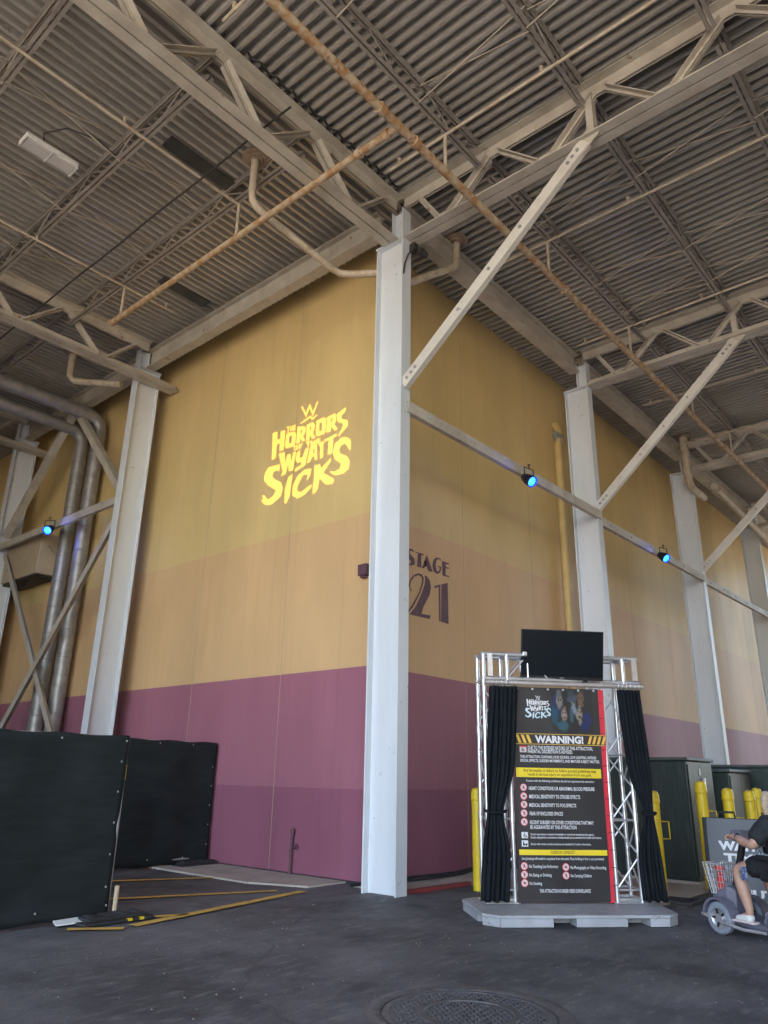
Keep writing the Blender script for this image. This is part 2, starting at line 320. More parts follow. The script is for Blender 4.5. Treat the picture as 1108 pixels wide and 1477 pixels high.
# drawn outlines in metres: projected logo on the gold wall (y, z), stage lettering (x, z), banner text
LG = {
    'mark': [[[9.395,7.869],[9.246,7.598],[9.16,7.762],[9.066,7.562],[8.943,7.815],[8.969,7.831],[9.071,7.655],[9.164,7.855],[9.257,7.693],[9.371,7.871]],[[9.376,7.504],[9.181,7.545],[9.13,7.555],[9.074,7.493],[8.942,7.549],[8.956,7.566],[9.073,7.537],[9.126,7.596],[9.208,7.579],[9.39,7.521]]],
    'the': [[[9.765,7.559],[9.688,7.551],[9.686,7.529],[9.71,7.531],[9.705,7.442],[9.731,7.443],[9.739,7.534],[9.763,7.537]],[[9.673,7.549],[9.649,7.546],[9.646,7.505],[9.625,7.504],[9.629,7.544],[9.605,7.541],[9.602,7.44],[9.625,7.44],[9.626,7.477],[9.643,7.478],[9.643,7.439],[9.666,7.441]],[[9.587,7.538],[9.517,7.532],[9.515,7.509],[9.559,7.514],[9.557,7.494],[9.522,7.49],[9.52,7.469],[9.558,7.472],[9.556,7.45],[9.513,7.445],[9.511,7.423],[9.584,7.432]]],
    'horrors': [[[10.163,7.557],[10.027,7.539],[10.022,7.371],[9.925,7.36],[9.932,7.521],[9.805,7.505],[9.818,7.104],[9.932,7.114],[9.926,7.277],[10.02,7.282],[10.025,6.998],[10.128,6.979]],[[9.766,7.405],[9.709,7.428],[9.531,7.39],[9.489,7.334],[9.495,7.131],[9.55,7.104],[9.74,7.114],[9.783,7.17]],"h",[[9.682,7.348],[9.599,7.338],[9.6,7.183],[9.679,7.188]],[[9.466,7.468],[9.277,7.432],[9.237,7.377],[9.246,7.283],[9.299,7.234],[9.226,7.128],[9.31,7.131],[9.369,7.223],[9.381,7.13],[9.467,7.133]],"h",[[9.373,7.386],[9.324,7.382],[9.327,7.307],[9.375,7.306]],[[9.213,7.438],[9.054,7.438],[9.009,7.393],[9.007,7.286],[9.048,7.234],[8.968,7.109],[9.05,7.112],[9.122,7.224],[9.127,7.11],[9.205,7.115]],"h",[[9.133,7.377],[9.091,7.375],[9.091,7.3],[9.136,7.299]],[[8.958,7.44],[8.767,7.445],[8.716,7.397],[8.717,7.145],[8.76,7.117],[8.922,7.123],[8.961,7.166]],"h",[[8.885,7.371],[8.803,7.371],[8.805,7.193],[8.881,7.195]],[[8.691,7.42],[8.501,7.44],[8.465,7.401],[8.466,7.276],[8.502,7.225],[8.409,7.104],[8.482,7.102],[8.58,7.218],[8.588,7.117],[8.689,7.127]],"h",[[8.597,7.37],[8.545,7.374],[8.545,7.291],[8.598,7.286]],[[8.222,7.475],[8.251,7.385],[8.34,7.351],[8.323,7.273],[8.179,7.207],[8.169,7.102],[8.376,6.955],[8.393,6.981],[8.277,7.125],[8.285,7.179],[8.412,7.249],[8.451,7.386],[8.395,7.421]]],
    'of': [[[9.535,7.1],[9.435,7.097],[9.422,7.003],[9.513,7.003]],"h",[[9.496,7.073],[9.462,7.072],[9.458,7.024],[9.492,7.025]],[[9.407,7.101],[9.299,7.091],[9.297,7.065],[9.365,7.072],[9.363,7.05],[9.318,7.046],[9.316,7.024],[9.362,7.029],[9.359,6.996],[9.393,6.999]],[[9.209,7.091],[9.103,7.081],[9.101,7.056],[9.134,7.057],[9.129,6.984],[9.162,6.985],[9.168,7.058],[9.207,7.063]],[[9.083,7.071],[9.047,7.069],[9.045,7.033],[8.998,7.03],[9.0,7.068],[8.965,7.066],[8.959,6.977],[8.994,6.979],[8.996,7.004],[9.043,7.007],[9.041,6.979],[9.077,6.981]],[[8.938,7.071],[8.829,7.064],[8.828,7.043],[8.898,7.047],[8.897,7.032],[8.843,7.029],[8.842,7.01],[8.896,7.013],[8.895,6.996],[8.819,6.991],[8.818,6.969],[8.932,6.977]]],
    'wyatt': [[[9.941,7.063],[9.778,7.049],[9.74,6.792],[9.698,6.973],[9.61,6.966],[9.579,6.771],[9.539,6.972],[9.465,6.973],[9.514,6.617],[9.623,6.624],[9.661,6.793],[9.708,6.604],[9.836,6.58],[9.794,6.658]],[[9.44,6.945],[9.353,6.963],[9.356,6.816],[9.271,6.803],[9.213,6.955],[9.122,6.961],[9.202,6.629],[9.462,6.572],[9.453,6.632],[9.302,6.665],[9.292,6.725],[9.405,6.735],[9.453,6.8]],[[9.076,6.979],[8.926,6.974],[8.889,6.668],[8.953,6.661],[8.964,6.746],[9.032,6.748],[9.067,6.665],[9.154,6.657]],"h",[[9.008,6.897],[8.967,6.896],[8.966,6.802],[9.017,6.806]],[[8.894,6.975],[8.743,6.977],[8.739,6.914],[8.761,6.916],[8.745,6.659],[8.819,6.659],[8.828,6.918],[8.89,6.926]],[[8.728,6.993],[8.426,7.027],[8.436,6.979],[8.514,6.971],[8.523,6.679],[8.627,6.678],[8.619,6.971],[8.715,6.948]]],
    'sicks': [[[9.89,6.832],[9.905,6.687],[9.949,6.741],[10.057,6.726],[10.095,6.65],[10.027,6.568],[9.824,6.455],[9.762,6.314],[9.813,6.18],[10.065,6.072],[10.217,6.106],[10.333,6.196],[10.345,6.23],[10.29,6.218],[10.33,6.312],[10.285,6.312],[10.166,6.189],[10.022,6.229],[9.943,6.326],[10.166,6.475],[10.318,6.62],[10.302,6.757],[10.206,6.851]],[[9.517,6.544],[9.543,6.364],[9.565,6.122],[9.653,5.999],[9.69,6.028],[9.694,6.297],[9.627,6.51]],[[9.03,6.521],[9.048,6.404],[9.124,6.321],[9.119,6.442],[9.243,6.454],[9.368,6.28],[9.374,6.179],[9.272,6.125],[9.074,6.198],[8.994,6.208],[9.005,6.171],[9.159,6.067],[9.347,6.031],[9.495,6.126],[9.495,6.29],[9.383,6.469],[9.195,6.544]],[[8.952,6.562],[8.817,6.547],[8.784,6.457],[8.544,6.594],[8.553,6.527],[8.726,6.362],[8.443,6.171],[8.477,6.101],[8.632,6.12],[8.813,6.284],[8.839,6.091],[8.94,6.016],[8.966,6.082],[8.947,6.297]],[[8.304,6.91],[8.189,6.886],[8.085,6.805],[8.081,6.606],[8.128,6.659],[8.209,6.781],[8.31,6.77],[8.357,6.703],[8.327,6.615],[8.172,6.532],[8.092,6.412],[8.111,6.281],[8.232,6.225],[8.435,6.243],[8.569,6.351],[8.438,6.307],[8.313,6.334],[8.292,6.427],[8.451,6.549],[8.496,6.662],[8.467,6.836]]],
}
ST = {
    'S': [[[9.127,4.911],[9.2,4.971],[9.29,4.979],[9.365,4.967],[9.365,4.94],[9.29,4.95],[9.245,4.929],[9.252,4.886],[9.366,4.831],[9.387,4.777],[9.366,4.724],[9.277,4.691],[9.159,4.692],[9.159,4.715],[9.262,4.72],[9.282,4.763],[9.158,4.832]]],
    'T': [[[9.395,4.959],[9.625,4.969],[9.616,4.943],[9.557,4.937],[9.554,4.716],[9.442,4.707],[9.462,4.951],[9.395,4.939]]],
    'A': [[[9.672,4.91],[9.712,4.973],[9.875,4.707],[9.74,4.698]],[[9.703,4.967],[9.678,4.892],[9.609,4.713],[9.563,4.713]],[[9.622,4.794],[9.69,4.799],[9.696,4.781],[9.616,4.773]]],
    'G': [[[10.104,4.995],[9.99,4.997],[9.893,4.931],[9.86,4.823],[9.891,4.73],[9.987,4.694],[10.084,4.741],[10.111,4.801],[10.112,4.858],[10.014,4.847],[10.014,4.827],[10.072,4.833],[10.059,4.776],[10.0,4.743],[9.981,4.769],[9.956,4.844],[9.98,4.94],[10.038,4.98],[10.103,4.958]]],
    'E': [[[10.136,4.965],[10.353,4.968],[10.345,4.94],[10.252,4.934],[10.251,4.878],[10.358,4.887],[10.357,4.867],[10.25,4.856],[10.242,4.734],[10.355,4.737],[10.348,4.713],[10.149,4.704]]],
    '2': [[[9.64,4.602],[9.718,4.595],[9.795,4.532],[9.82,4.42],[9.779,4.285],[9.61,4.054],[9.564,3.933],[9.817,3.947],[9.777,3.879],[9.238,3.869],[9.27,3.892],[9.415,4.038],[9.564,4.274],[9.646,4.444],[9.662,4.544]],[[9.222,4.34],[9.25,4.44],[9.338,4.535],[9.457,4.598],[9.564,4.605],[9.625,4.556],[9.609,4.456],[9.519,4.265],[9.342,4.007],[9.212,3.881],[9.183,3.896],[9.312,4.039],[9.489,4.278],[9.573,4.468],[9.564,4.553],[9.488,4.57],[9.368,4.522],[9.279,4.427],[9.257,4.328],[9.304,4.281],[9.287,4.249]]],
    '1': [[[10.114,4.537],[10.302,4.605],[10.315,3.88],[10.099,3.888]],[[9.915,4.474],[10.088,4.532],[10.086,3.886],[10.042,3.888],[10.033,4.481],[9.921,4.43]]],
}
TEXT = [
    ('WARNING!', 0.254, 0.84, 1.804, 0.074),
    ('DUE TO THE INTENSE NATURE OF THIS ATTRACTION,', 0.163, 0.946, 1.728, 0.037),
    ('PARENTAL DISCRETION IS ADVISED.', 0.161, 0.7, 1.686, 0.037),
    ('THIS ATTRACTION CONTAINS LOUD SOUNDS, LOW LIGHTING, INTENSE', 0.067, 0.981, 1.631, 0.029),
    ('SPECIAL EFFECTS, SUDDEN MOVEMENTS, AND MATURE SUBJECT MATTER.', 0.065, 1.021, 1.588, 0.029),
    ('Any horseplay or failure to follow posted guidelines may', 0.097, 0.969, 1.481, 0.033),
    ('result in serious injury or expulsion from the park.', 0.152, 0.913, 1.438, 0.032),
    ('Persons with the following conditions should not experience this attraction:', 0.128, 0.937, 1.372, 0.023),
    ('HEART CONDITIONS OR ABNORMAL BLOOD PRESSURE', 0.153, 0.934, 1.284, 0.036),
    ('MEDICAL SENSITIVITY TO STROBE EFFECTS', 0.152, 0.756, 1.195, 0.037),
    ('MEDICAL SENSITIVITY TO FOG EFFECTS', 0.148, 0.702, 1.105, 0.035),
    ('FEAR OF ENCLOSED SPACES', 0.149, 0.54, 1.016, 0.036),
    ('RECENT SURGERY OR OTHER CONDITIONS THAT MAY', 0.147, 0.894, 0.924, 0.035),
    ('BE AGGRAVATED BY THIS ATTRACTION', 0.148, 0.689, 0.874, 0.036),
    ('Guests may remain in standard wheelchairs or motorized wheelchairs throughout.', 0.148, 0.891, 0.809, 0.021),
    ('Guests using electric convenience vehicles should see an attendant for further information.', 0.146, 0.974, 0.776, 0.022),
    ('Guests with service animals should see an attendant for further information.', 0.145, 0.846, 0.708, 0.021),
    ('CODE OF CONDUCT', 0.373, 0.656, 0.619, 0.031),
    ('Line Jumping will result in expulsion from the park. Place holding in line is not permitted.', 0.039, 0.986, 0.557, 0.025),
    ('No Touching Live Performers', 0.117, 0.446, 0.475, 0.031),
    ('No Eating or Drinking', 0.116, 0.367, 0.389, 0.03),
    ('No Smoking', 0.116, 0.255, 0.305, 0.03),
    ('No Photography or Video Recording', 0.592, 1.001, 0.465, 0.031),
    ('No Carrying Children', 0.589, 0.828, 0.383, 0.03),
    ('THIS ATTRACTION IS UNDER VIDEO SURVEILLANCE', 0.226, 0.807, 0.229, 0.033),
]

# ================================================================== the setting: ground
def sheet(name, pts, z, m, kind='structure', sub=0):
    b = MB(); b.add([(x, y, z) for x, y in pts], [tuple(range(len(pts)))]); o = b.build(name, m); 
    if kind: o['kind'] = kind
    return o
# one asphalt sheet to the horizon; around the column foot and along the aprons it is ramped up a little
def ground():
    b = MB(); xs = [-900, -60, -20, -6]+[i*.25 for i in range(0, 65)]+[17, 19, 22, 26, 32, 40, 60, 900]
    ys = [-900, -60, -20, -6]+[-2+i*.25 for i in range(0, 41)]+[9, 10, 12, 16, 24, 40, 60, 900]
    for y in ys:
        for x in xs:
            z = .005*noise.noise(Vector((x*.8, y*.8, 0)))-.003 if (0 <= x <= 17 and -2 <= y <= 9) else -.006
            d = math.hypot(max(0, abs(x-7.67)-.2), max(0, abs(y-6.55)-.35))
            z += .05*max(0, 1-d/.45)
            b.v.append(Vector((x, y, z)))
    n = len(xs)
    b.f = [(j*n+i, j*n+i+1, (j+1)*n+i+1, (j+1)*n+i) for j in range(len(ys)-1) for i in range(n-1)]
    o = b.build('ground', 'asphalt', smooth=True); o['kind'] = 'structure'
ground()
# unseen pale concrete beyond the canopy, added to bounce sunlight under the roof
for pts in ([(-80, -80), (-9, -80), (-9, 11), (-80, 11)], [(-9, -80), (80, -80), (80, -34.5), (-9, -34.5)], [(38, -16), (80, -16), (80, 7), (38, 7)]):
    sheet('street', pts, .02, 'pavement')

XA, YB, ZW = 8.35, 7.5, 10.72
# concrete aprons along both walls, laid in slabs with open joints
ap = thing('concrete_apron', (7.9, 10, 0), 'pale concrete apron slabs along the brightly painted wall beside the fence', 'pavement'); ap['kind'] = 'structure'; del ap['category']
def slab(parent, pts, z=.022):
    MB().prism([(x, y, -.03) for x, y in pts], (0, 0, z+.03)).build('slab', 'concrete', parent, bevel=.004)
ys = [7.86, 8.7, 9.9, 10.9, 12.4, 14, 15.6, 17.2, 18.8, 20.4]
for i in range(len(ys)-1):
    e0 = 7.30+.22*random.random()*(i > 0); 
    slab(ap, [(7.28 if i else 7.62, ys[i]+.006), (XA-.01, ys[i]+.006), (XA-.01, ys[i+1]-.006), (7.30, ys[i+1]-.006)], .020+.004*random.random())
ap2 = thing('concrete_walk', (12, 7, 0), 'grey concrete walk with cables along the shaded wall beside the warning sign', 'pavement'); ap2['kind'] = 'structure'; del ap2['category']
xs_ = [8.1, 9.5, 11.0, 12.5, 14, 16, 18, 20, 23, 26, 30]
for i in range(len(xs_)-1):
    x0, x1 = xs_[i]+.006, xs_[i+1]-.006
    slab(ap2, [(x0, 6.62 if x1 < 9.6 else 4.0-.03*(i == 1)), (x1, 6.62 if x1 < 9.6 else 4.0), (x1, YB-.01), (x0, YB-.01)], .02+.004*random.random())
b = MB(); b.bar((8.05, 6.60, .03), (9.42, 6.55, .03), .07, .05); props(place(b.build('kerb_edge', 'redkerb')), 'faded red painted edging strip on the ground beside the corner column', 'kerb')

# loose chips of stone and litter on the asphalt, too many to count
def grit():
    b = MB(); rg = random.Random(5)
    for k in range(900):
        x = rg.uniform(2.8, 11); y = rg.uniform(.5, 9.5)
        if noise.noise(Vector((x*.9, y*.9, 3))) < rg.uniform(-.25, .35) or x > 7.3 and y > 6: continue
        r = rg.uniform(.003, .0075); a = rg.uniform(0, 6.3); c = Vector((x, y, r*.3))
        X = Vector((math.cos(a), math.sin(a), 0))*r*rg.uniform(.8, 1.8); Y = Vector((-math.sin(a), math.cos(a), 0))*r; Z = Vector((0, 0, r*.7))
        b.add([c+X, c+Y, c-X, c-Y, c+Z, c-Z], [(0, 1, 4), (1, 2, 4), (2, 3, 4), (3, 0, 4), (1, 0, 5), (2, 1, 5), (3, 2, 5), (0, 3, 5)])
    o = b.build('loose_grit', 'gritstone'); o['kind'] = 'stuff'; props(o, 'pale loose grit scattered over the asphalt drive', 'grit', None)
grit()
# painted yellow hatch lines, 4 mm over the asphalt
def line(p, q, w=.115):
    p = Vector((*p, 0)); q = Vector((*q, 0)); d = (q-p).normalized(); s_ = Vector((-d.y, d.x, 0))*w/2; n = 24; b = MB()
    for i in range(n+1):
        c = p.lerp(q, i/n); j = random.uniform(-.006, .006)
        b.v += [c+s_*(1+j*8)+Vector((0, 0, .0105)), c-s_*(1+j*6)+Vector((0, 0, .0105))]
    b.f = [(2*i, 2*i+1, 2*i+3, 2*i+2) for i in range(n)]
    return b.build('painted_line', 'paintline', hatch)
hatch = thing('road_marking', (5.8, 8, 0), 'worn yellow hatch lines painted on the asphalt in front of the fence gap', 'road marking'); hatch['kind'] = 'structure'; del hatch['category']
line((4.02, 7.33), (4.42, 7.02)); line((4.55, 7.08), (7.32, 7.64), .13); line((4.70, 7.46), (5.30, 7.24), .1)
line((4.6, 8.93), (7.10, 7.89)); line((5.0, 10.5), (7.26, 9.44))

# ================================================================== the sound-stage building
bld = thing('building_mass', (XA, YB, 0), 'large sound stage building painted gold, tan and plum in horizontal bands', 'building')
ya = [7.5, 9.5, 11.95, 14.4, 16.85, 19.3, 21.75, 24.2, 26.7, 29.2]
xb = [8.35, 10.8, 13.25, 15.7, 18.15, 20.6, 23.05, 25.5, 27.95, 30.4, 32.85, 35.3, 37.75, 40.2]
g = .006
MB().aabb((XA+.012, YB+.012, 0), (xb[-1], ya[-1], ZW)).build('wall_core', 'wall', bld)
for i in range(len(ya)-1):
    MB().aabb((XA, ya[i]+(g if i else -.0), .03), (XA+.15, ya[i+1]-g, ZW)).build('wall_panel', 'wall', bld)
for i in range(len(xb)-1):
    MB().aabb((xb[i]+(g if i else .151), YB, .03), (xb[i+1]-g, YB+.15, ZW)).build('wall_panel', 'wall', bld)
for y in ya[1:-1]: MB().aabb((XA-.0015, y-.004, .04), (XA+.01, y+.004, ZW)).build('joint_seal', 'caulk', bld)
for x in xb[1:-1]: MB().aabb((x-.004, YB-.0015, .04), (x+.004, YB+.01, ZW)).build('joint_seal', 'caulk', bld)
MB().aabb((XA-.012, YB-.012, 0), (XA+.02, ya[-1], .035)).build('base_flashing', 'rubber', bld)
MB().aabb((XA+.02, YB-.012, 0), (xb[-1], YB+.02, .035)).build('base_flashing', 'rubber', bld)
# painted lettering STAGE 21
for k, P in ST.items():
    flat_mesh(P, lambda x, z: (x, YB-.003, z)).build('painted_letter' if k.isalpha() else 'painted_digit', 'plum', bld)
# stand pipe, junction box on the bright wall
b = MB(); b.pipe([(XA-.05, 8.97, .02), (XA-.05, 8.97, .3), (XA-.05, 8.95, .6)], .022, 8); b.tube((XA-.05, 8.95, .38), (XA-.05, 8.84, .40), .016); b.tube((XA-.05, 8.86, .36), (XA-.05, 8.86, .44), .01); b.lathe([(0, 0), (.035, 0), (.035, .06), (.02, .07), (0, .07)], (XA-.05, 8.95, .57), 10)
props(place(b.build('standpipe', 'plum', smooth=True)), 'short plum painted water pipe with a valve at the foot of the wall', 'pipe')
b = MB(); b.aabb((XA-.10, 7.56, 4.34), (XA, 7.74, 4.52)); b.aabb((XA-.08, 7.60, 4.30), (XA-.02, 7.70, 4.34)); 
props(place(b.build('wall_box', 'plum', bevel=.01)), 'small plum junction box on the tan wall beside the corner column', 'junction box')
b = MB(); b.pipe([(14.62, YB-.02, 9.3), (14.62, YB-.10, 9.2)]+[(14.62, YB-.12, 9.1)]+[(14.6, YB-.14, 8.9), (14.52, YB-.14, 8.72), (14.50, YB-.14, 8.5), (14.50, YB-.14, 4), (14.50, YB-.14, .05)], .095, 12)
dsp = props(place(b.build('downspout', 'downspout', smooth=True)), 'tan painted round downspout pipe on the wall behind the second column', 'downspout')
b = MB(); b.tube((14.62, YB-.06, 9.05), (14.60, YB-.15, 8.85), .125, 12); b.build('collar', 'galv', dsp, smooth=True)

# unseen blocks across the drive and round the left bays, added to cut daylight there
def light_blocker(x0, x1, y0, y1, h, face, label, doors, wm='wall'):
    t = thing('building_mass', ((x0+x1)/2, (y0+y1)/2, 0), label, 'building')
    MB().aabb((x0, y0, 0), (x1, y1, h)).build('wall', wm, t)
    MB().aabb((x0-.1, y0-.1, h), (x1+.1, y1+.1, h+.3)).build('parapet', 'beige', t)
    for a in doors: MB().aabb((a, face-.04, 0), (a+3.6, face+.04, 4.2)).build('door', 'plum', t)
light_blocker(-9, 62, -34, -15.5, 12, -15.5, 'unseen tan and plum light blocker added across the drive', (0, 12, 26, 44))
light_blocker(-30, -5.0, 10.2, 29.2, 10.5, 10.2, 'unseen dark plum light blocker added beside the left bays', (-27,), 'plum')
light_blocker(-40, 8.3, 29.3, 34, 12, 29.3, 'unseen tan and plum light blocker added at the far end of the dark bays', (-20, -8))

# ================================================================== columns
def h_column(x0, y0, ax, label, zc=9.6, stub=.75):
    cx, cy = (x0+.11, y0+.275) if ax == 'y' else (x0+.275, y0+.11)
    t = thing('steel_column', (cx, cy, 0), label, 'column', 'white steel columns under the canopy')
    F = .022
    if ax == 'y':   # web faces x, flanges face y
        MB().aabb((cx-.11, cy-.275, 0), (cx+.11, cy-.275+F, zc)).build('flange', 'column', t, bevel=.004)
        MB().aabb((cx-.11, cy+.275-F, 0), (cx+.11, cy+.275, zc)).build('flange', 'column', t, bevel=.004)
        MB().aabb((cx-.008, cy-.275+F, 0), (cx+.008, cy+.275-F, zc)).build('web', 'column', t)
        MB().aabb((cx-.125, cy-.29, zc), (cx+.125, cy+.29, zc+.025)).build('cap_plate', 'column', t)
        b = MB(); b.aabb((cx-.10, cy-.27, zc+.025), (cx+.10, cy-.255, zc+.60)); b.aabb((cx-.10, cy-.05, zc+.025), (cx+.10, cy-.035, zc+.60)); b.aabb((cx-.008, cy-.255, zc+.025), (cx+.008, cy-.05, zc+.60)); b.build('stub_post', 'column', t)
    else:
        MB().aabb((cx-.275, cy-.11, 0), (cx-.275+F, cy+.11, zc)).build('flange', 'column', t, bevel=.004)
        MB().aabb((cx+.275-F, cy-.11, 0), (cx+.275, cy+.11, zc)).build('flange', 'column', t, bevel=.004)
        MB().aabb((cx-.275+F, cy-.008, 0), (cx+.275-F, cy+.008, zc)).build('web', 'column', t)
        MB().aabb((cx-.29, cy-.125, zc), (cx+.29, cy+.125, zc+.025)).build('cap_plate', 'column', t)
        b = MB(); b.aabb((cx-.27, cy-.10, zc+.025), (cx-.255, cy+.10, zc+stub)); b.aabb((cx-.05, cy-.10, zc+.025), (cx-.035, cy+.10, zc+stub)); b.aabb((cx-.255, cy-.008, zc+.025), (cx-.05, cy+.008, zc+stub)); b.build('stub_post', 'column', t)
    return t
c0 = h_column(7.56, 6.32, 'y', 'tall white steel column standing at the building corner')
CX = [13.87, 20.1, 26.4, 32.7]
c1 = h_column(CX[0], 6.25, 'y', 'white steel column beside the tan downspout behind the television')
c2 = h_column(CX[1], 6.25, 'y', 'white steel column rising behind the big green cabinet')
c3 = h_column(CX[2], 6.25, 'y', 'white steel column farthest along the shaded wall in view')
h_column(CX[3], 6.25, 'y', 'white steel column at the far open end of the canopy')
cl = h_column(7.42, 13.84, 'x', 'white steel column behind the black fence panels', 9.98, .45)
h_column(7.42, 19.8, 'x', 'white steel column beyond the silver ducts', 9.98, .45)
b = MB(); b.tube((CX[1]+.09, 6.36, .1), (CX[1]+.09, 6.36, 6.4), .02, 8); b.build('conduit', 'column', c2, smooth=True)

# ================================================================== canopy roof deck
def deck(name, a0, a1, l0, l1, along, z=10.56, label=None, skip=None):
    # ribs run along x or y; profile across the other axis
    p = .162; prof = [(0, .004), (.012, 0), (.044, 0), (.056, .004), (.066, .105), (.152, .105)]; b = MB(); n = math.ceil((a1-a0)/p); pts = []
    for i in range(n):
        for (q, h) in prof: pts.append((a0+i*p+q, z+h))
    for (q, h) in pts:
        for l in (l0, l1): b.v.append(Vector((l, q, h) if along == 'x' else (q, l, h)))
    b.f = [(2*i, 2*i+1, 2*i+3, 2*i+2) for i in range(len(pts)-1)]
    o = b.build(name, 'deck', fix=False); o['kind'] = 'structure'
    # the sheet has thickness and a roof over it so no daylight leaks
    s_ = MB()
    if along == 'x': s_.aabb((l0, a0, z+.108), (l1, a0+n*p, z+.16))
    else: s_.aabb((a0, l0, z+.108), (a0+n*p, l1, z+.16))
    r = s_.build('roof_membrane', 'concrete'); r['kind'] = 'structure'
X0, Y0 = -7.0, -13.0
deck('roof_deck', 6.6, 29.0, -12, 8.45, 'x')
xe = X0+.162*math.ceil((8.4-X0)/.162)
deck('roof_deck', X0, 8.4, Y0, 6.6, 'y')
deck('roof_deck', xe, 36.5, Y0, 7.7, 'y')
fl = MB().aabb((8.2, 6.3, 10.725), (8.8, 7.9, 10.80)).build('roof_membrane', 'concrete'); fl['kind'] = 'structure'
# darker translucent strips let into the deck
def roof_strip(x0, x1, y0, y1, label):
    b = MB(); b.aabb((x0, y0, 10.535), (x1, y1, 10.553)); props(place(b.build('roof_light_strip', 'skylight')), label, 'roof panel', 'dark strips let into the roof deck')
roof_strip(4.45, 5.95, 8.33, 8.60, 'dark unlit panel strip in the roof deck beside the drain pipe')
roof_strip(6.35, 7.42, 11.35, 11.62, 'dark unlit panel strip in the roof deck above the edge beam')

# ================================================================== edge beams
def edge_beam(p, q, label):
    t = thing('edge_beam', Vector(p), label, 'beam', 'edge beams between the columns'); p = Vector(p); q = Vector(q)
    u = Vector((0, 0, 1)); d = (q-p).normalized()
    for s_ in (-1, 1):
        MB().bar(p+u*(.225+s_*.215), q+u*(.225+s_*.215), .22, .02).build('flange', 'truss', t)
    MB().bar(p+u*.225, q+u*.225, .012, .41).build('web', 'truss', t)
    return t
edge_beam((7.68, 6.9, 9.98), (7.68, 13.82, 9.98), 'long painted edge beam above the gold wall carrying the projected logo')
edge_beam((7.68, 14.08, 9.98), (7.68, 19.78, 9.98), 'painted edge beam above the silver ducts')
for i, (a, c) in enumerate(((7.82, 13.85), (14.11, 20.08), (20.34, 26.38), (26.64, 32.68))):
    edge_beam((a, 6.5, 9.98), (c, 6.5, 9.98), ['painted edge beam above the stage number', 'painted edge beam behind the downspout column', 'painted edge beam past the green cabinets', 'painted edge beam at the far end of the shaded wall'][i])

# ================================================================== trusses
def truss(org, d, L, nodes_top, nodes_bot, label, posts=(), ext=0):
    # org: point under the truss end on the column line, d: unit direction away from the column
    org = Vector(org); d = Vector(d); s_ = d.cross(Vector((0, 0, 1))).normalized()
    t = thing('roof_truss', org, label, 'truss', 'canopy roof trusses')
    zb, zt = 9.60, 10.50; W = .145; T = .016; G = .012
    P = lambda a, z, o=0: org*1+d*a+s_*o+Vector((0, 0, z-org.z))
    b = MB()
    for k in (-1, 1):
        b.bar(P(-ext, zb, k*(W/2+G)), P(L, zb, k*(W/2+G)), W, T); b.bar(P(-ext, zb+W/2+T/2, k*(G+T/2)), P(L, zb+W/2+T/2, k*(G+T/2)), T, W)
    b.build('bottom_chord', 'truss', t)
    b = MB()
    for k in (-1, 1):
        b.bar(P(-.1, zt, k*(W/2+G)), P(L, zt, k*(W/2+G)), W, T); b.bar(P(-.1, zt-W*.62-T/2, k*(G+T/2)), P(L, zt-W*.62-T/2, k*(G+T/2)), T, W*1.25)
    b.build('top_chord', 'truss', t)
    top = zt-.16; bot = zb+.10
    seq = []
    for i, nb in enumerate(nodes_bot):
        for nt in (nodes_top[i], nodes_top[i+1]) if i+1 < len(nodes_top) else (nodes_top[i],):
            if nt <= L and nb <= L: seq.append((nt, nb))
    for nt, nb in seq:
        sg = 1 if nb > nt else -1
        p = P(nt+sg*.10, top); q = P(nb-sg*.10, bot)
        b = MB(); dd = (q-p).normalized(); nrm = dd.cross(s_).normalized()
        b.bar(p+s_*.02, q+s_*.02, .012, .09, nrm); b.bar(p+s_*.062, q+s_*.062, .085, .012, nrm); b.bar(p-s_*.02, q-s_*.02, .012, .09, nrm); b.bar(p-s_*.062, q-s_*.062, .085, .012, nrm)
        b.build('diagonal', 'truss', t)
    for a in posts:
        b = MB(); b.bar(P(a, bot-.05), P(a, top+.05), .12, .10, d); b.build('post', 'truss', t)
    for nb in nodes_bot:
        if nb <= L: MB().box(P(nb, zb+.14), (.016, .42, .12), (s_, d, Vector((0, 0, 1)))).build('gusset', 'truss', t)
    return t
tops = [.12+0, 1.65, 3.37, 5.07, 6.8, 8.5, 10.2, 12, 13.7, 15.4, 17.1, 18.8]; bots = [.72, 2.5, 4.2, 5.95, 7.65, 9.35, 11.1, 12.85, 14.5, 16.2, 17.9]
LY = 6.32-Y0; LX = 7.56-X0
truss((7.72, 6.30, 9.6), (0, -1, 0), LY, tops, bots, 'pale painted steel roof truss from the corner column over the warning sign', posts=(3.2,))
nx = [.12, 1.85, 3.55, 5.3, 7, 8.7, 10.4, 12.1, 13.8]; bx_ = [.95, 2.75, 4.5, 6.2, 7.9, 9.6, 11.3, 13]
truss((7.56, 6.56, 9.6), (-1, 0, 0), LX, nx, bx_, 'rust stained roof truss from the corner column toward the open street')
truss((7.40, 13.68, 9.6), (-1, 0, 0), LX, nx, bx_, 'dim roof truss above the column behind the fence', ext=.88)
truss((7.40, 19.64, 9.6), (-1, 0, 0), LX, nx, bx_, 'dim roof truss beyond the silver ducts', ext=.88)
for i, x in enumerate(CX):
    truss((x+.12, 6.24, 9.6), (0, -1, 0), LY, tops, bots, ['painted roof truss reaching out from the downspout column', 'painted roof truss reaching out from the column behind the green cabinet', 'painted roof truss at the far column by the bright end', 'painted roof truss at the open end of the canopy'][i], posts=(3.1,))

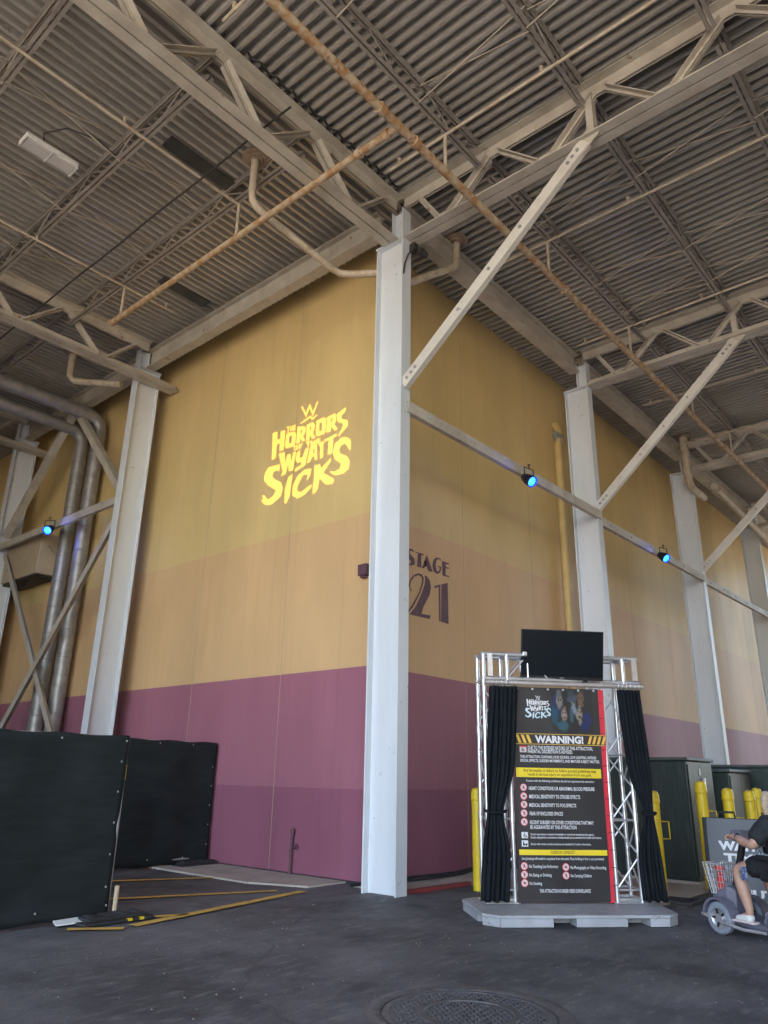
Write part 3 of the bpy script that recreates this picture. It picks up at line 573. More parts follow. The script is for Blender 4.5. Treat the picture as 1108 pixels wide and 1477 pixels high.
# ================================================================== bar joists
def joist(p, q, label):
    p = Vector(p); q = Vector(q); d = (q-p).normalized(); s_ = d.cross(Vector((0, 0, 1))); L = (q-p).length
    t = thing('bar_joist', p, label, 'joist', 'open web bar joists under the roof deck')
    for nm, z in (('top_chord', 10.54), ('bottom_chord', 10.14)):
        b = MB(); sg = -1 if nm == 'top_chord' else 1
        for k in (-1, 1):
            b.bar(p+Vector((0, 0, z-p.z))+s_*k*.036, q+Vector((0, 0, z-p.z))+s_*k*.036, .046, .006); b.bar(p+Vector((0, 0, z-p.z+sg*.022))+s_*k*.016, q+Vector((0, 0, z-p.z+sg*.022))+s_*k*.016, .006, .045)
        b.build(nm, 'joist', t)
    b = MB(); n = max(2, int(L/.62)); pts = []
    for i in range(n+1):
        c = p+d*(L*i/n); pts.append(c+Vector((0, 0, (10.5 if i % 2 else 10.16)-p.z)))
    for i in range(n): b.tube(pts[i], pts[i+1], .011, 5, caps=False)
    b.build('web_rod', 'joist', t)
JY = [4.85, 3.15, 1.42, -.3, -2.0, -3.7, -5.5, -7.2, -9, -11]
segs = [(X0+.2, 7.58), (7.87, 13.84), (14.14, 20.07), (20.37, 26.37)]
for y in JY:
    for i, (a, c) in enumerate(segs):
        if i > 1 and y < -4: continue
        joist((a, y, 10.3), (c, y, 10.3), ['slim bar joist over the open corner by the rusted pipe', 'slim bar joist above the warning sign bay', 'slim bar joist in the bay past the downspout column', 'slim bar joist in the far bay by the green cabinets'][i])
for x in (5.70, 4.02, 2.27, .55, -1.2, -3, -5):
    for i, (a, c) in enumerate(((6.72, 13.80), (14.10, 19.76), (20.06, 28.5))):
        if i == 2 and x < 2: continue
        joist((x, a, 10.3), (x, c, 10.3), ['slim bar joist above the gold wall bay with the drain pipe', 'slim bar joist in the dark bay above the silver ducts', 'slim bar joist in the darkest bay past the ducts'][i])
# bridging rods crossing between joists
brg = 'bridging rods between joists'
def rods(pts, label):
    b = MB()
    for p, q in pts: b.tube(p, q, .011, 5)
    props(place(b.build('bridging_rod', 'rod')), label, 'brace rod', brg)
for y in (8.9, 10.6, 12.2):
    for x0, x1 in ((2.27, 4.02), (4.02, 5.70), (.55, 2.27)):
        rods([((x0, y, 10.12), (x1, y, 10.50))], 'thin diagonal rod between joists above the gold wall bay')
        rods([((x0, y+.06, 10.50), (x1, y+.06, 10.12))], 'thin diagonal rod between joists above the gold wall bay')
for x in (9.3, 11.4, 12.6, 15.6, 17.8, 6.1, 4.5, 2.9):
    for y0, y1 in ((4.85, 3.15), (3.15, 1.42), (1.42, -.3)):
        rods([((x, y0, 10.12), (x, y1, 10.50))], 'thin diagonal rod between joists above the asphalt drive')
        rods([((x+.06, y0, 10.50), (x+.06, y1, 10.12))], 'thin diagonal rod between joists above the asphalt drive')

# ================================================================== knee braces and girts
def bolt_mesh():
    b = MB(); b.lathe([(.026, 0), (.026, .012), (.018, .022), (0, .022)], (0, 0, 0), 8); me = b.build('bolt', 'galv'); d = me.data; bpy.data.objects.remove(me); return d
BOLT = bolt_mesh()
def bolt(parent, p, nrm):
    o = bpy.data.objects.new('bolt', BOLT); col.objects.link(o); o.parent = parent; o.location = Vector(p)-root_of(parent); o.rotation_euler = Vector(nrm).to_track_quat('Z', 'Y').to_euler()
def knee(x, y0, z0, y1, z1, label):
    t = thing('knee_brace', (x, y0, z0), label, 'brace', 'diagonal knee braces'); p = Vector((x, y0, z0)); q = Vector((x, y1, z1)); d = (q-p).normalized(); n = d.cross(Vector((1, 0, 0))).normalized()
    if n.z > 0: n = -n
    MB().bar(p, q, .012, .17, n).build('web', 'brace', t)
    MB().bar(p+n*.08+Vector((.045, 0, 0)), q+n*.08+Vector((.045, 0, 0)), .08, .012, n).build('flange', 'brace', t)
    MB().bar(p-n*.08+Vector((.045, 0, 0)), q-n*.08+Vector((.045, 0, 0)), .08, .012, n).build('flange', 'brace', t)
    L = (q-p).length
    for a in (.12, .22, .32, L*.33, L*.5, L*.67, L-.34, L-.24, L-.14): bolt(t, p+d*a-Vector((.007, 0, 0)), (-1, 0, 0))
    MB().box(q+d*.02+Vector((.01, 0, 0)), (.014, .34, .22), (Vector((1, 0, 0)), d, n)).build('gusset', 'truss', t)
knee(7.62, 6.34, 6.95, 3.18, 9.55, 'long pale knee brace from the corner column up to the roof truss')
knee(13.9, 6.27, 6.75, 3.15, 9.55, 'pale knee brace on the column beside the downspout')
knee(20.12, 6.27, 6.75, 3.15, 9.55, 'pale knee brace on the column behind the green cabinet')
knee(26.42, 6.27, 6.75, 3.15, 9.55, 'pale knee brace on the farthest column in view')
def girt(p, q, label, side):
    t = thing('wall_girt', Vector(p), label, 'girt', 'horizontal girts between columns'); p = Vector(p); q = Vector(q); s_ = Vector(side)
    MB().bar(p, q, .010, .17).build('web', 'truss', t)
    MB().bar(p+Vector((0, 0, .085))-s_*.04, q+Vector((0, 0, .085))-s_*.04, .08, .010).build('flange', 'truss', t)
    MB().bar(p-Vector((0, 0, .085))-s_*.04, q-Vector((0, 0, .085))-s_*.04, .08, .010).build('flange', 'truss', t)
    n = int((q-p).length/1.0)
    for i in range(n): bolt(t, p.lerp(q, (i+.5)/n)+s_*.006, s_)
girt((7.70, 6.29, 6.60), (13.98, 6.22, 6.60), 'steel girt carrying a blue lamp between corner column and downspout column', (0, -1, 0))
girt((14.02, 6.28, 6.52), (20.15, 6.22, 6.52), 'steel girt carrying a blue lamp behind the television', (0, -1, 0))
girt((20.22, 6.28, 6.52), (26.45, 6.22, 6.52), 'unlit steel girt between the two farthest columns', (0, -1, 0))
girt((7.46, 14.02, 6.84), (7.46, 19.8, 6.84), 'steel girt carrying a blue lamp in front of the silver ducts', (-1, 0, 0))
# X and chevron bracing in the duct bay
def wbrace(p, q, label):
    b = MB(); b.angle(p, q, .15, .012, (1, 0, 0)); props(place(b.build('wall_brace', 'truss')), label, 'brace', 'diagonal wall braces')
wbrace((7.52, 14.1, 6.62), (7.52, 19.75, .3), 'diagonal steel brace descending from the fence column past the ducts')
wbrace((7.60, 19.75, 6.6), (7.60, 14.1, .25), 'diagonal steel brace rising behind the other toward the far column')
wbrace((7.52, 14.05, 7.1), (7.52, 16.75, 9.85), 'upper diagonal brace rising from the fence column to the beam')
wbrace((7.52, 19.75, 7.1), (7.52, 17.0, 9.85), 'upper diagonal brace rising from the far column to the beam')

# ================================================================== pipes, drains, ducts, lamps under the roof
def sp_head(parent, p):
    b = MB(); p = Vector(p); b.tube(p, p+Vector((0, 0, .10)), .018, 6); b.tube(p+Vector((0, 0, .10)), p+Vector((0, 0, .115)), .035, 6); b.build('sprinkler_head', 'palepipe', parent)
mainp = thing('sprinkler_main', (7, 4.85, 9.4), 'thick rusted sprinkler main running below the roof trusses', 'pipe')
b = MB(); b.tube((X0, 4.85, 9.38), (30, 4.85, 9.38), .060, 14); b.build('pipe', 'rust', mainp, smooth=True)
for x in (-2, 2.2, 5.35, 6.05, 10.2, 14.6, 18.5): MB().lathe([(.06, -.05), (.08, -.05), (.08, .05), (.06, .05)], (x, 4.85, 9.38), 14, (Vector((0, 1, 0)), Vector((0, 0, 1)), Vector((1, 0, 0)))).build('coupling', 'rust', mainp, smooth=True)
br = thing('sprinkler_branch', (5.70, 5, 9.4), 'orange rusted branch pipe ending capped above the gold wall', 'pipe')
b = MB(); b.tube((5.70, 4.85, 9.38), (5.70, 11.9, 9.38), .050, 12); b.build('pipe', 'rust', br, smooth=True)
for y in (5.05, 5.55, 11.88): MB().lathe([(.05, -.04), (.068, -.04), (.068, .04), (.05, .04)], (5.70, y, 9.38), 12, (Vector((1, 0, 0)), Vector((0, 0, 1)), Vector((0, 1, 0)))).build('coupling', 'rust', br, smooth=True)
for y in (8.2, 11.6): MB().tube((5.70, y, 9.38), (5.70, y, 10.05), .025, 8).build('riser', 'palepipe', br, smooth=True)
def line_x(y, x0, x1, label):
    t = thing('sprinkler_line', (x0, y, 10.05), label, 'pipe', 'thin sprinkler lines under the deck'); MB().tube((x0, y, 10.05), (x1, y, 10.05), .022, 8).build('pipe', 'palepipe', t, smooth=True)
    for k in range(5):
        x = x1-.15-k*2.6
        if x > x0: sp_head(t, (x, y, 10.05))
def line_y(x, y0, y1, label):
    t = thing('sprinkler_line', (x, y0, 10.05), label, 'pipe', 'thin sprinkler lines under the deck'); MB().tube((x, y0, 10.05), (x, y1, 10.05), .022, 8).build('pipe', 'palepipe', t, smooth=True)
    MB().tube((x, 4.85, 9.42), (x, 4.85, 10.05), .025, 8).build('riser', 'palepipe', t, smooth=True)
    for k in range(4):
        y = y1-.2-k*2.4
        if y > y0: sp_head(t, (x, y, 10.05))
line_x(8.22, -2, 6.4, 'thin sprinkler line along the deck beside the drain pipe')
line_x(11.6, -2, 6.75, 'thin sprinkler line along the deck by the capped branch end')
line_y(6.72, -8, 5.9, 'thin rust streaked sprinkler line crossing above the open corner')
line_y(9.65, -8, 6.0, 'thin sprinkler line above the warning sign')
line_y(12.95, -8, 6.0, 'thin sprinkler line just before the downspout column')
line_y(16.4, -8, 6.0, 'thin sprinkler line past the downspout column')
line_y(19.2, -6, 6.0, 'thin sprinkler line near the column behind the green cabinet')
line_y(3.6, -6, 5.9, 'thin sprinkler line high over the open street corner')
b = MB(); b.pipe([(4.9, 6.1+i*.7, 9.92+.015*math.sin(i*1.7)) for i in range(24)], .018, 6); props(place(b.build('dark_conduit', 'darkcable')), 'dark straight conduit crossing below the joists toward the dark bay', 'conduit')
b = MB(); b.pipe([(4.3+i*.1, 6.35+.03*math.sin(i*2.1), 10.56-.02*abs(math.sin(i*.9))) for i in range(33)], .016, 5); props(place(b.build('black_cable', 'darkcable')), 'loose black cable lying along the rust stained truss top chord', 'cable')

def drain(top, pts, r, label):
    t = thing('roof_drain', Vector(top), label, 'drain pipe', 'roof drain pipes'); top = Vector(top)
    b = MB(); b.lathe([(0, .0), (.20, .0), (.21, -.03), (.17, -.05), (.13, -.05), (.12, -.08), (.09, -.08), (.07, -.1)], top, 20); b.build('flange', 'drainflange', t, smooth=True)
    b = MB(); b.pipe(pts, r, 12); b.build('pipe', 'palepipe', t, smooth=True)
drain((5.54, 7.66, 10.55), [(5.54, 7.66, 10.5), (5.54, 7.66, 9.85), (5.56, 7.66, 9.72), (5.64, 7.65, 9.63), (5.76, 7.64, 9.60), (7.15, 7.50, 9.32), (7.28, 7.45, 9.28), (7.38, 7.30, 9.24), (7.62, 6.88, 9.2)], .06, 'pale drain pipe bending from the roof deck to the corner column')
drain((9.12, 6.36, 10.55), [(9.12, 6.36, 10.5), (9.12, 6.36, 10.08), (9.10, 6.37, 9.98), (9.02, 6.40, 9.90), (8.9, 6.44, 9.80), (7.82, 6.68, 8.95)], .065, 'short drain pipe bending from the roof deck into the corner column flange')
drain((19.75, 6.2, 10.55), [(19.75, 6.2, 10.5), (19.75, 6.2, 9.35), (19.78, 6.2, 9.18), (19.9, 6.2, 9.06), (20.05, 6.2, 9.02), (20.9, 6.2, 9.02)], .11, 'thick grey drain pipe with an elbow at the column behind the cabinet')
drain((6.6, 15.4, 10.55), [(6.6, 15.4, 10.5), (6.6, 15.4, 9.9), (6.7, 15.35, 9.8), (7.3, 14.3, 9.6)], .08, 'dim drain pipe beside the truss over the fence column')
b = MB(); b.tube((21.3, 6.0, 9.45), (27.3, 6.05, 9.1), .10, 12); b.tube((21.5, 6.0, 9.44), (21.6, 6.0, 9.434), .125, 12); props(place(b.build('hanging_pipe', 'palepipe', smooth=True)), 'long pale hanging pipe below the roof at the bright far end', 'pipe')

def duct(y, x1, z, label):
    t = thing('metal_duct', (8.05, y, 0), label, 'duct', 'twin silver ducts'); r = .165
    pts = [(8.05, y, .1), (8.05, y, z-.35)]+[(8.05-.35+.35*math.cos(a), y, z-.35+.35*math.sin(a)) for a in (R(22), R(45), R(68), R(90))]+[(x1, y, z)]
    b = MB(); b.pipe(pts, r, 18); b.build('pipe', 'duct', t, smooth=True)
    zz = .7
    while zz < z-.4:
        MB().lathe([(r, -.018), (r+.008, -.01), (r+.008, .01), (r, .018)], (8.05, y, zz), 18).build('seam_ring', 'duct', t, smooth=True); zz += .62
    x = 7.0
    while x > 0:
        MB().lathe([(r, -.02), (r+.012, -.012), (r+.012, .012), (r, .02)], (x, y, z), 18, (Vector((0, 1, 0)), Vector((0, 0, 1)), Vector((1, 0, 0)))).build('seam_ring', 'duct', t, smooth=True); x -= .9
duct(16.5, -5, 9.72, 'silver ringed duct rising beside the fence column')
duct(17.35, -5, 9.60, 'silver ringed duct partly behind its twin by the bracing')
ac = thing('air_unit', (8.0, 19.3, 5.9), 'beige boxy air handling unit mounted high on the wall past the ducts', 'air unit')
MB().aabb((7.72, 17.95, 5.92), (8.34, 21.8, 6.95)).build('casing', 'beige', ac, bevel=.015)
MB().aabb((7.78, 18.05, 5.87), (8.30, 21.7, 5.918)).build('underside_grille', 'darkcable', ac)
b = MB(); b.pipe([(7.9, 17.95, 6.6), (7.88, 17.8, 6.62), (7.9, 17.72, 6.5), (8.0, 17.75, 6.42)], .015, 6); b.build('pipe_stub', 'galv', ac)
b = MB(); b.pipe([(7.9, 18.6, 5.87), (7.9, 18.75, 5.74), (7.9, 18.95, 5.72), (7.9, 19.15, 5.87)], .012, 6); b.build('loose_wire', 'darkcable', ac)

lamp = thing('strip_light', (3.3, 9.75, 10.1), 'white twin panel strip light fixture hanging below the deck, unlit', 'lamp')
b = MB(); b.aabb((2.88, 9.60, 10.16), (3.68, 9.88, 10.24)); b.build('housing', 'lampshell', lamp, bevel=.012)
for x in (2.91, 3.30): MB().aabb((x, 9.63, 10.145), (x+.35, 9.85, 10.158)).build('diffuser', 'lampdiff', lamp, bevel=.004)
for k in range(3): MB().aabb((2.885+.3945*k-.012+.012*(k == 0)-.0*(k == 2), 9.605, 10.135), (2.885+.3945*k+.012, 9.875, 10.165)).build('rim', 'lampshell', lamp)
for x in (3.0, 3.55): MB().tube((x, 9.74, 10.24), (x, 9.74, 10.56), .006, 5).build('hanger', 'galv', lamp)
b = MB(); b.pipe([(3.2, 9.74, 10.24), (3.1, 9.6, 10.36), (3.3, 9.3, 10.42), (3.7, 9.1, 10.38), (4.0, 9.1, 10.3)], .012, 6); b.build('flex_cord', 'darkcable', lamp)

# camera-like black clamp gear at the corner column head
gear = thing('black_clamp_light', (7.75, 6.2, 9.4), 'small black device clamped to the head of the corner column', 'device')
b = MB(); b.lathe([(0, 0), (.06, 0), (.06, .16), (.045, .2), (0, .2)], (7.80, 6.18, 9.42), 12, (Vector((0, 0, 1)), Vector((0, 1, 0)), Vector((1, 0, 0)))); b.build('body', 'darkcable', gear, smooth=True)
MB().aabb((7.72, 6.20, 9.40), (7.82, 6.31, 9.54)).build('clamp', 'darkcable', gear)
b = MB(); b.pipe([(7.74, 6.24, 9.42), (7.66, 6.28, 9.3), (7.60, 6.30, 9.1), (7.58, 6.31, 8.9)], .014, 6); b.build('cable', 'darkcable', gear)

def par(p, aim, label, energy):
    p = Vector(p); t = thing('stage_lamp', p, label, 'stage lamp', 'blue stage lamps hooked on girts')
    Z = Vector(aim).normalized(); X = Z.cross(Vector((0, 0, 1))).normalized(); Y = X.cross(Z); ax = (X, Y, Z)
    c = p-Z*.02
    MB().lathe([(0, -.17), (.055, -.17), (.075, -.13), (.10, -.02), (.105, .09), (.096, .10), (.09, .06), (0, .06)], c, 18, ax).build('housing', 'parblack', t, smooth=True)
    lens = MB().lathe([(0, .066), (.088, .066)], c, 18, ax).build('lens_plate', 'ledplate', t)
    for (a, r) in [(0, 0)]+[(k*60, .034) for k in range(6)]+[(k*30+15, .068) for k in range(12)]:
        q = c+X*r*math.cos(R(a))+Y*r*math.sin(R(a))+Z*.068
        MB().lathe([(.0135, 0), (.011, .008), (0, .012)], q, 8, ax).build('led', 'led', lens)
    top = p+Vector((0, 0, .24))
    b = MB(); b.pipe([c-X*.115, c-X*.115+Vector((0, 0, .22)), c+X*.115+Vector((0, 0, .22)), c+X*.115], .011, 6); b.build('yoke', 'parblack', t)
    hk = [top+Vector((0, 0, -.03))]+[top+Vector((0, 0, .035))+X*(.03*math.sin(a))+Vector((0, 0, -.03*math.cos(a))) for a in (0, .9, 1.8, 2.7, 3.6, 4.4)]
    b = MB(); b.pipe(hk, .010, 6); b.build('hook', 'parblack', t)
    pd = bpy.data.lights.new('stage_lamp_glow', 'POINT'); pd.energy = 2.2; pd.color = (.12, .2, 1); pd.shadow_soft_size = .05
    po = bpy.data.objects.new('lamp_glow', pd); col.objects.link(po); po.parent = t; po.location = Z*.16
    ld = bpy.data.lights.new('stage_lamp_light', 'SPOT'); ld.energy = energy; ld.color = (.10, .25, 1); ld.spot_size = R(75); ld.spot_blend = .6; ld.shadow_soft_size = .06
    lo = bpy.data.objects.new('lamp_light', ld); col.objects.link(lo); lo.parent = t; lo.location = Z*.07; lo.rotation_euler = (-Z).to_track_quat('Z', 'Y').to_euler()
par((10.87, 6.10, 6.36), (-.15, -.75, -.62), 'glowing blue stage lamp hooked on the girt by the corner column', 22)
par((16.95, 6.08, 6.34), (-.30, -.75, -.62), 'glowing blue stage lamp on the girt between the farther white columns', 22)
par((7.26, 16.6, 6.62), (-.65, -.55, -.55), 'glowing blue stage lamp in front of the silver ducts', 22)

# ================================================================== projector throwing the logo on the gold wall
LP = Vector((-1.5, 8.6, 4.2)); KG = .045
pj = thing('gobo_projector', (LP.x, LP.y, 0), 'black image projector on a stand aimed at the gold wall', 'projector')
aimP = Vector((8.347, 9.2, 6.95)); Zp = (aimP-LP).normalized(); Xp = Zp.cross(Vector((0, 0, 1))).normalized(); Yp = Xp.cross(Zp)
def gob(y, z): return LP+(Vector((8.347, y, z))-LP)*KG
outer = [[5.2, 3.0], [13.2, 3.0], [13.2, 11.0], [5.2, 11.0]]
allp = [outer]+[P for L_ in LG.values() for P in L_ if P != 'h']
flat_mesh(allp, gob).build('gobo_plate', 'parblack', pj)
MB().lathe([(.28, .02), (.30, .02), (.30, -.45), (0, -.45), (0, -.44), (.28, -.44), (.28, .02)], LP+Zp*.32, 20, (Xp, Yp, Zp)).build('housing', 'parblack', pj, smooth=True)
b = MB(); b.tube((LP.x, LP.y, 0), (LP.x, LP.y, 3.85), .03, 10); 
for a in range(3): b.tube((LP.x, LP.y, .5), (LP.x+.6*math.cos(a*2.094), LP.y+.6*math.sin(a*2.094), .02), .015, 6)
b.build('stand', 'parblack', pj)
ld = bpy.data.lights.new('projector_light', 'SPOT'); ld.energy = 2000; ld.color = (1, .54, .08); ld.spot_size = R(30); ld.spot_blend = .05; ld.shadow_soft_size = .0005
lo = bpy.data.objects.new('projector_light', ld); col.objects.link(lo); lo.parent = pj; lo.location = LP-Vector((LP.x, LP.y, 0)); lo.rotation_euler = (-Zp).to_track_quat('Z', 'Y').to_euler()

# ================================================================== fence panels
def fence(p, q, h, label, seed):
    p = Vector((*p, 0)); q = Vector((*q, 0)); d = (q-p).normalized(); s_ = Vector((-d.y, d.x, 0)); L = (q-p).length; r = .021
    if s_.y > 0: s_ = -s_
    t = thing('fence_screen', p.lerp(q, .5), label, 'fence', 'black screened fence panels'); U = Vector((0, 0, 1))
    MB().tube(p+U*.05, p+U*h, r).build('post', 'galv', t, smooth=True); MB().tube(q+U*.0, q+U*h, r).build('post', 'galv', t, smooth=True)
    MB().tube(p+U*h, q+U*h, r).build('rail', 'galv', t, smooth=True); MB().tube(p+U*.10, q+U*.10, r).build('rail', 'galv', t, smooth=True)
    nx_, nz_ = 70, 34; b = MB()
    for j in range(nz_+1):
        for i in range(nx_+1):
            u = i/nx_; w = j/nz_
            dsp = .06*noise.noise(Vector((u*L*1.1+seed, w*2.2+u*1.5, seed)))+.03*noise.noise(Vector((u*L*2.5+w*3, w*7-u*2, seed+4)))+.012*math.sin(w*11+u*3.5+seed+3*noise.noise(Vector((u*3, w, seed))))
            ed = min(1, 6*min(u, 1-u, w*1.0+.05, 1-w)); 
            z = .035+(h+.02-.035)*w+.008*math.sin(u*L*9+seed)*(1 if j in (0, nz_) else 0)
            b.v.append(p+d*(L*u)+U*z+s_*(.030+abs(0)+dsp*(.25+.75*max(0, ed))))
    n = nx_+1; b.f = [(j*n+i, j*n+i+1, (j+1)*n+i+1, (j+1)*n+i) for j in range(nz_) for i in range(nx_)]
    o = b.build('screen_fabric', 'scrim', t, smooth=True); md = o.modifiers.new('solid', 'SOLIDIFY'); md.thickness = .003
    for k in range(int(L/.7)+1):
        a = min(L-.04, .05+k*.7+.08*math.sin(k*2.7+seed)); 
        for z in (h-.03, .13): MB().lathe([(.005, 0), (.010, .003), (.010, .006), (.005, .007)], p+d*a+U*z+s_*.045, 8, (d, U, s_)).build('grommet', 'wire', t)
    for k in range(5): MB().lathe([(.005, 0), (.010, .003), (.010, .006), (.005, .007)], q-d*.07+U*(.3+k*.3)+s_*.045, 8, (d, U, s_)).build('grommet', 'wire', t)
    return t
fn = fence((1.0, 7.63), (4.58, 7.63), 1.74, 'near black screened fence panel with a rubber foot on the asphalt', 1.3)
b = MB(); b.tube((4.58, 7.63, 1.32), (4.58, 7.63, 1.47), .026, 8); b.build('yellow_tape', 'bollard', fn, smooth=True)
fence((4.95, 10.98), (8.29, 10.98), 1.87, 'far black screened fence panel reaching the plum wall', 5.1)
def foot(x, y, label, marks=True):
    t = thing('ballast_block', (x, y, 0), label, 'fence foot', 'rubber fence feet')
    b = MB(); b.prism([(x-.40, y-.14, .004), (x+.36, y-.14, .004), (x+.42, y, .004), (x+.36, y+.14, .004), (x-.40, y+.14, .004)], (0, 0, .03)); b.prism([(x-.34, y-.11, .034), (x+.30, y-.11, .034), (x+.30, y+.11, .034), (x-.34, y+.11, .034)], (0, 0, .035)); b.build('base', 'rubber', t, bevel=.01)
    for k in range(4): MB().aabb((x-.30+k*.16, y-.10, .069), (x-.22+k*.16, y+.10, .082)).build('rib', 'rubber', t)
    if marks:
        for k in range(2): MB().aabb((x+.06+k*.13, y-.142, .014), (x+.11+k*.13, y-.10, .036)).build('reflector', 'bollard', t)
foot(4.56, 7.42, 'rubber fence foot with yellow reflectors at the near panel post'); foot(8.0, 10.8, 'plain black rubber fence foot by the plum wall', False)
b = MB(); b.prism([(3.98, 7.47, .02), (4.34, 7.43, .025), (4.36, 7.56, .05), (4.0, 7.58, .04)], (0, 0, .012)); props(place(b.build('white_board', 'whiteplastic')), 'white board scrap lying under the near fence panel', 'board')
MB().tube((4.62, 7.55, .0), (4.62, 7.55, .28), .022, 8)
b = MB(); b.tube((4.64, 7.58, .07), (4.64, 7.58, .30), .024, 8); props(place(b.build('wood_stake', 'beige', smooth=True)), 'short tan stake standing in the rubber fence foot', 'stake')

# ================================================================== manhole
mh = thing('manhole_cover', (4.50, 3.15, 0), 'large round double ring manhole cover in the asphalt', 'manhole cover')
C0 = (4.50, 3.15, -.004)
MB().lathe([(.66, -.02), (.655, .012), (.645, .016), (.565, .016), (.555, .010), (.55, -.02)], C0, 56).build('outer_ring', 'castiron', mh, smooth=True)
MB().lathe([(.545, -.02), (.545, .008), (.535, .012), (.505, .012), (.50, .006), (.325, .006), (.32, .014), (.285, .014), (.28, .006), (0, .006)], C0, 56).build('lid', 'castiron', mh, smooth=True)
b = MB(); n = 30; stp = 1.0/n
for i in range(-n//2, n//2+1):
    for j in range(-n//2, n//2+1):
        x, y = i*stp*1.02, j*stp*1.02; rr = math.hypot(x, y)
        if .335 < rr < .485 or rr < .265:
            w, l = (.010, .024) if (i+j) % 2 else (.024, .010)
            xx, yy = x*math.cos(.9)-y*math.sin(.9), x*math.sin(.9)+y*math.cos(.9)
            ax = (Vector((math.cos(.9), math.sin(.9), 0)), Vector((-math.sin(.9), math.cos(.9), 0)), Vector((0, 0, 1)))
            b.box((C0[0]+xx, C0[1]+yy, C0[2]+.009), (w, l, .008), ax)
o = b.build('tread_pattern', 'castiron', mh); o['kind'] = 'stuff'
for a in (20, 200): MB().lathe([(.0, .0142), (.02, .0142), (.022, .018), (.0, .018)], (C0[0]+.3*math.cos(R(a)), C0[1]+.3*math.sin(R(a)), C0[2]), 10).build('pick_hole', 'rubber', mh)

# ================================================================== bollards, cabinets
def bollard(x, y, h, label, handle=True):
    t = thing('bollard', (x, y, 0), label, 'bollard', 'yellow bollards'); r = .082
    MB().lathe([(r-.006, 0), (r-.006, h-.16), (0, h-.16)], (x, y, 0), 18).build('post', 'bollard', t, smooth=True)
    MB().lathe([(r, h-.17), (r+.004, h-.165), (r+.004, h-.13), (r, h-.125), (r, h-.06), (r*.8, h-.02), (r*.4, h-.004), (0, h)], (x, y, 0), 18).build('cap', 'bollard', t, smooth=True)
    if handle:
        b = MB(); d = Vector((.30, -.95, 0)); p = Vector((x, y, 0)); b.pipe([p+d*r+Vector((0, 0, h-.40)), p+d*(r+.09)+Vector((0, 0, h-.40)), p+d*(r+.09)+Vector((0, 0, h-.62)), p+d*r+Vector((0, 0, h-.62))], .010, 6); b.build('handle', 'bollard', t)
bollard(9.13, 6.19, 1.28, 'yellow bollard beside the left black curtain of the sign', False)
bollard(10.95, 4.46, 1.28, 'yellow bollard with a side handle by the right black curtain')
bollard(11.52, 3.99, 1.42, 'yellow bollard before the big green cabinet corner')
bollard(12.02, 3.79, 1.33, 'yellow bollard behind the wait times board handle')
bollard(13.06, 3.80, 1.30, 'front one of two yellow bollards close together by the cabinets', False)
bollard(13.86, 3.91, 1.33, 'rear one of two yellow bollards close together by the cabinets', False)
def cabinet(x0, x1, y0, y1, h, label, latch=True):
    t = thing('electrical_cabinet', ((x0+x1)/2, (y0+y1)/2, 0), label, 'cabinet', 'dark green electrical cabinets')
    MB().aabb((x0-.03, y0-.03, .0), (x1+.03, y1+.03, .06)).build('plinth', 'concrete', t)
    MB().aabb((x0, y0, .06), (x1, y1, h)).build('casing', 'cabinet', t, bevel=.012)
    b = MB(); b.aabb((x0-.04, y0-.04, h+.001), (x1+.04, y1+.04, h+.05)); b.build('lid', 'cabinetlid', t, bevel=.012)
    ym = (x0+x1)/2
    MB().aabb((x0+.04, y0-.014, .12), (ym-.006, y0-.001, h-.05)).build('door', 'cabinet', t, bevel=.004); MB().aabb((ym+.006, y0-.014, .12), (x1-.04, y0-.001, h-.05)).build('door', 'cabinet', t, bevel=.004)
    MB().aabb((x0-.012, y0+.05, .12), (x0-.001, y1-.05, h-.08)).build('side_panel', 'cabinet', t, bevel=.004)
    if latch:
        MB().aabb((ym+.04, y0-.05, h-.34), (ym+.08, y0-.015, h-.24)).build('latch', 'wire', t); MB().aabb((ym-.02, y0-.035, h-.95), (ym+.02, y0-.015, h-.36)).build('handle', 'rubber', t)
        MB().aabb((ym-.02, y0-.022, h-.85), (ym+.05, y0-.0145, h-.62)).build('notice', 'whiteplastic', t); MB().aabb((ym-.08, y0-.022, h-.20), (ym-.02, y0-.0145, h-.10)).build('plate', 'galv', t)
cabinet(11.85, 12.95, 4.28, 5.95, 1.70, 'big dark green electrical cabinet with streaked side beside the right curtain')
cabinet(13.5, 14.6, 4.2, 5.6, 1.56, 'lower dark green cabinet behind the big one', False)
cabinet(15.0, 16.4, 3.9, 5.4, 1.66, 'dark green cabinet at the end of the row by the paired bollards', False)
gr_ = thing('drain_grate', (10.15, 3.95, 0), 'dark rectangular grate in the walk beside the sign platform', 'grate')
MB().aabb((9.98, 3.72, .002), (10.42, 4.16, .028)).build('plate', 'castiron', gr_, bevel=.004)
for k in range(7): MB().aabb((10.02+k*.054, 3.76, .0285), (10.05+k*.054, 4.12, .034)).build('bar', 'rubber', gr_)
def cable(pts, r, label):
    b = MB(); b.pipe(pts, r, 6); props(place(b.build('ground_cable', 'rubber', smooth=True)), label, 'cable')
cable([(7.95, 7.42, .05), (8.6, 7.36, .045), (9.3, 7.38, .05), (10.1, 7.30, .045), (10.6, 7.36, .06), (11.4, 7.2, .05), (12, 6.9, .045)], .022, 'black cable lying along the foot of the shaded wall')
cable([(7.95, 7.20, .045), (8.7, 7.22, .045), (9.5, 7.12, .05), (10.2, 7.18, .045), (10.7, 7.3, .06), (11.2, 7.25, .05)], .016, 'thinner black cable sagging away from the shaded wall')

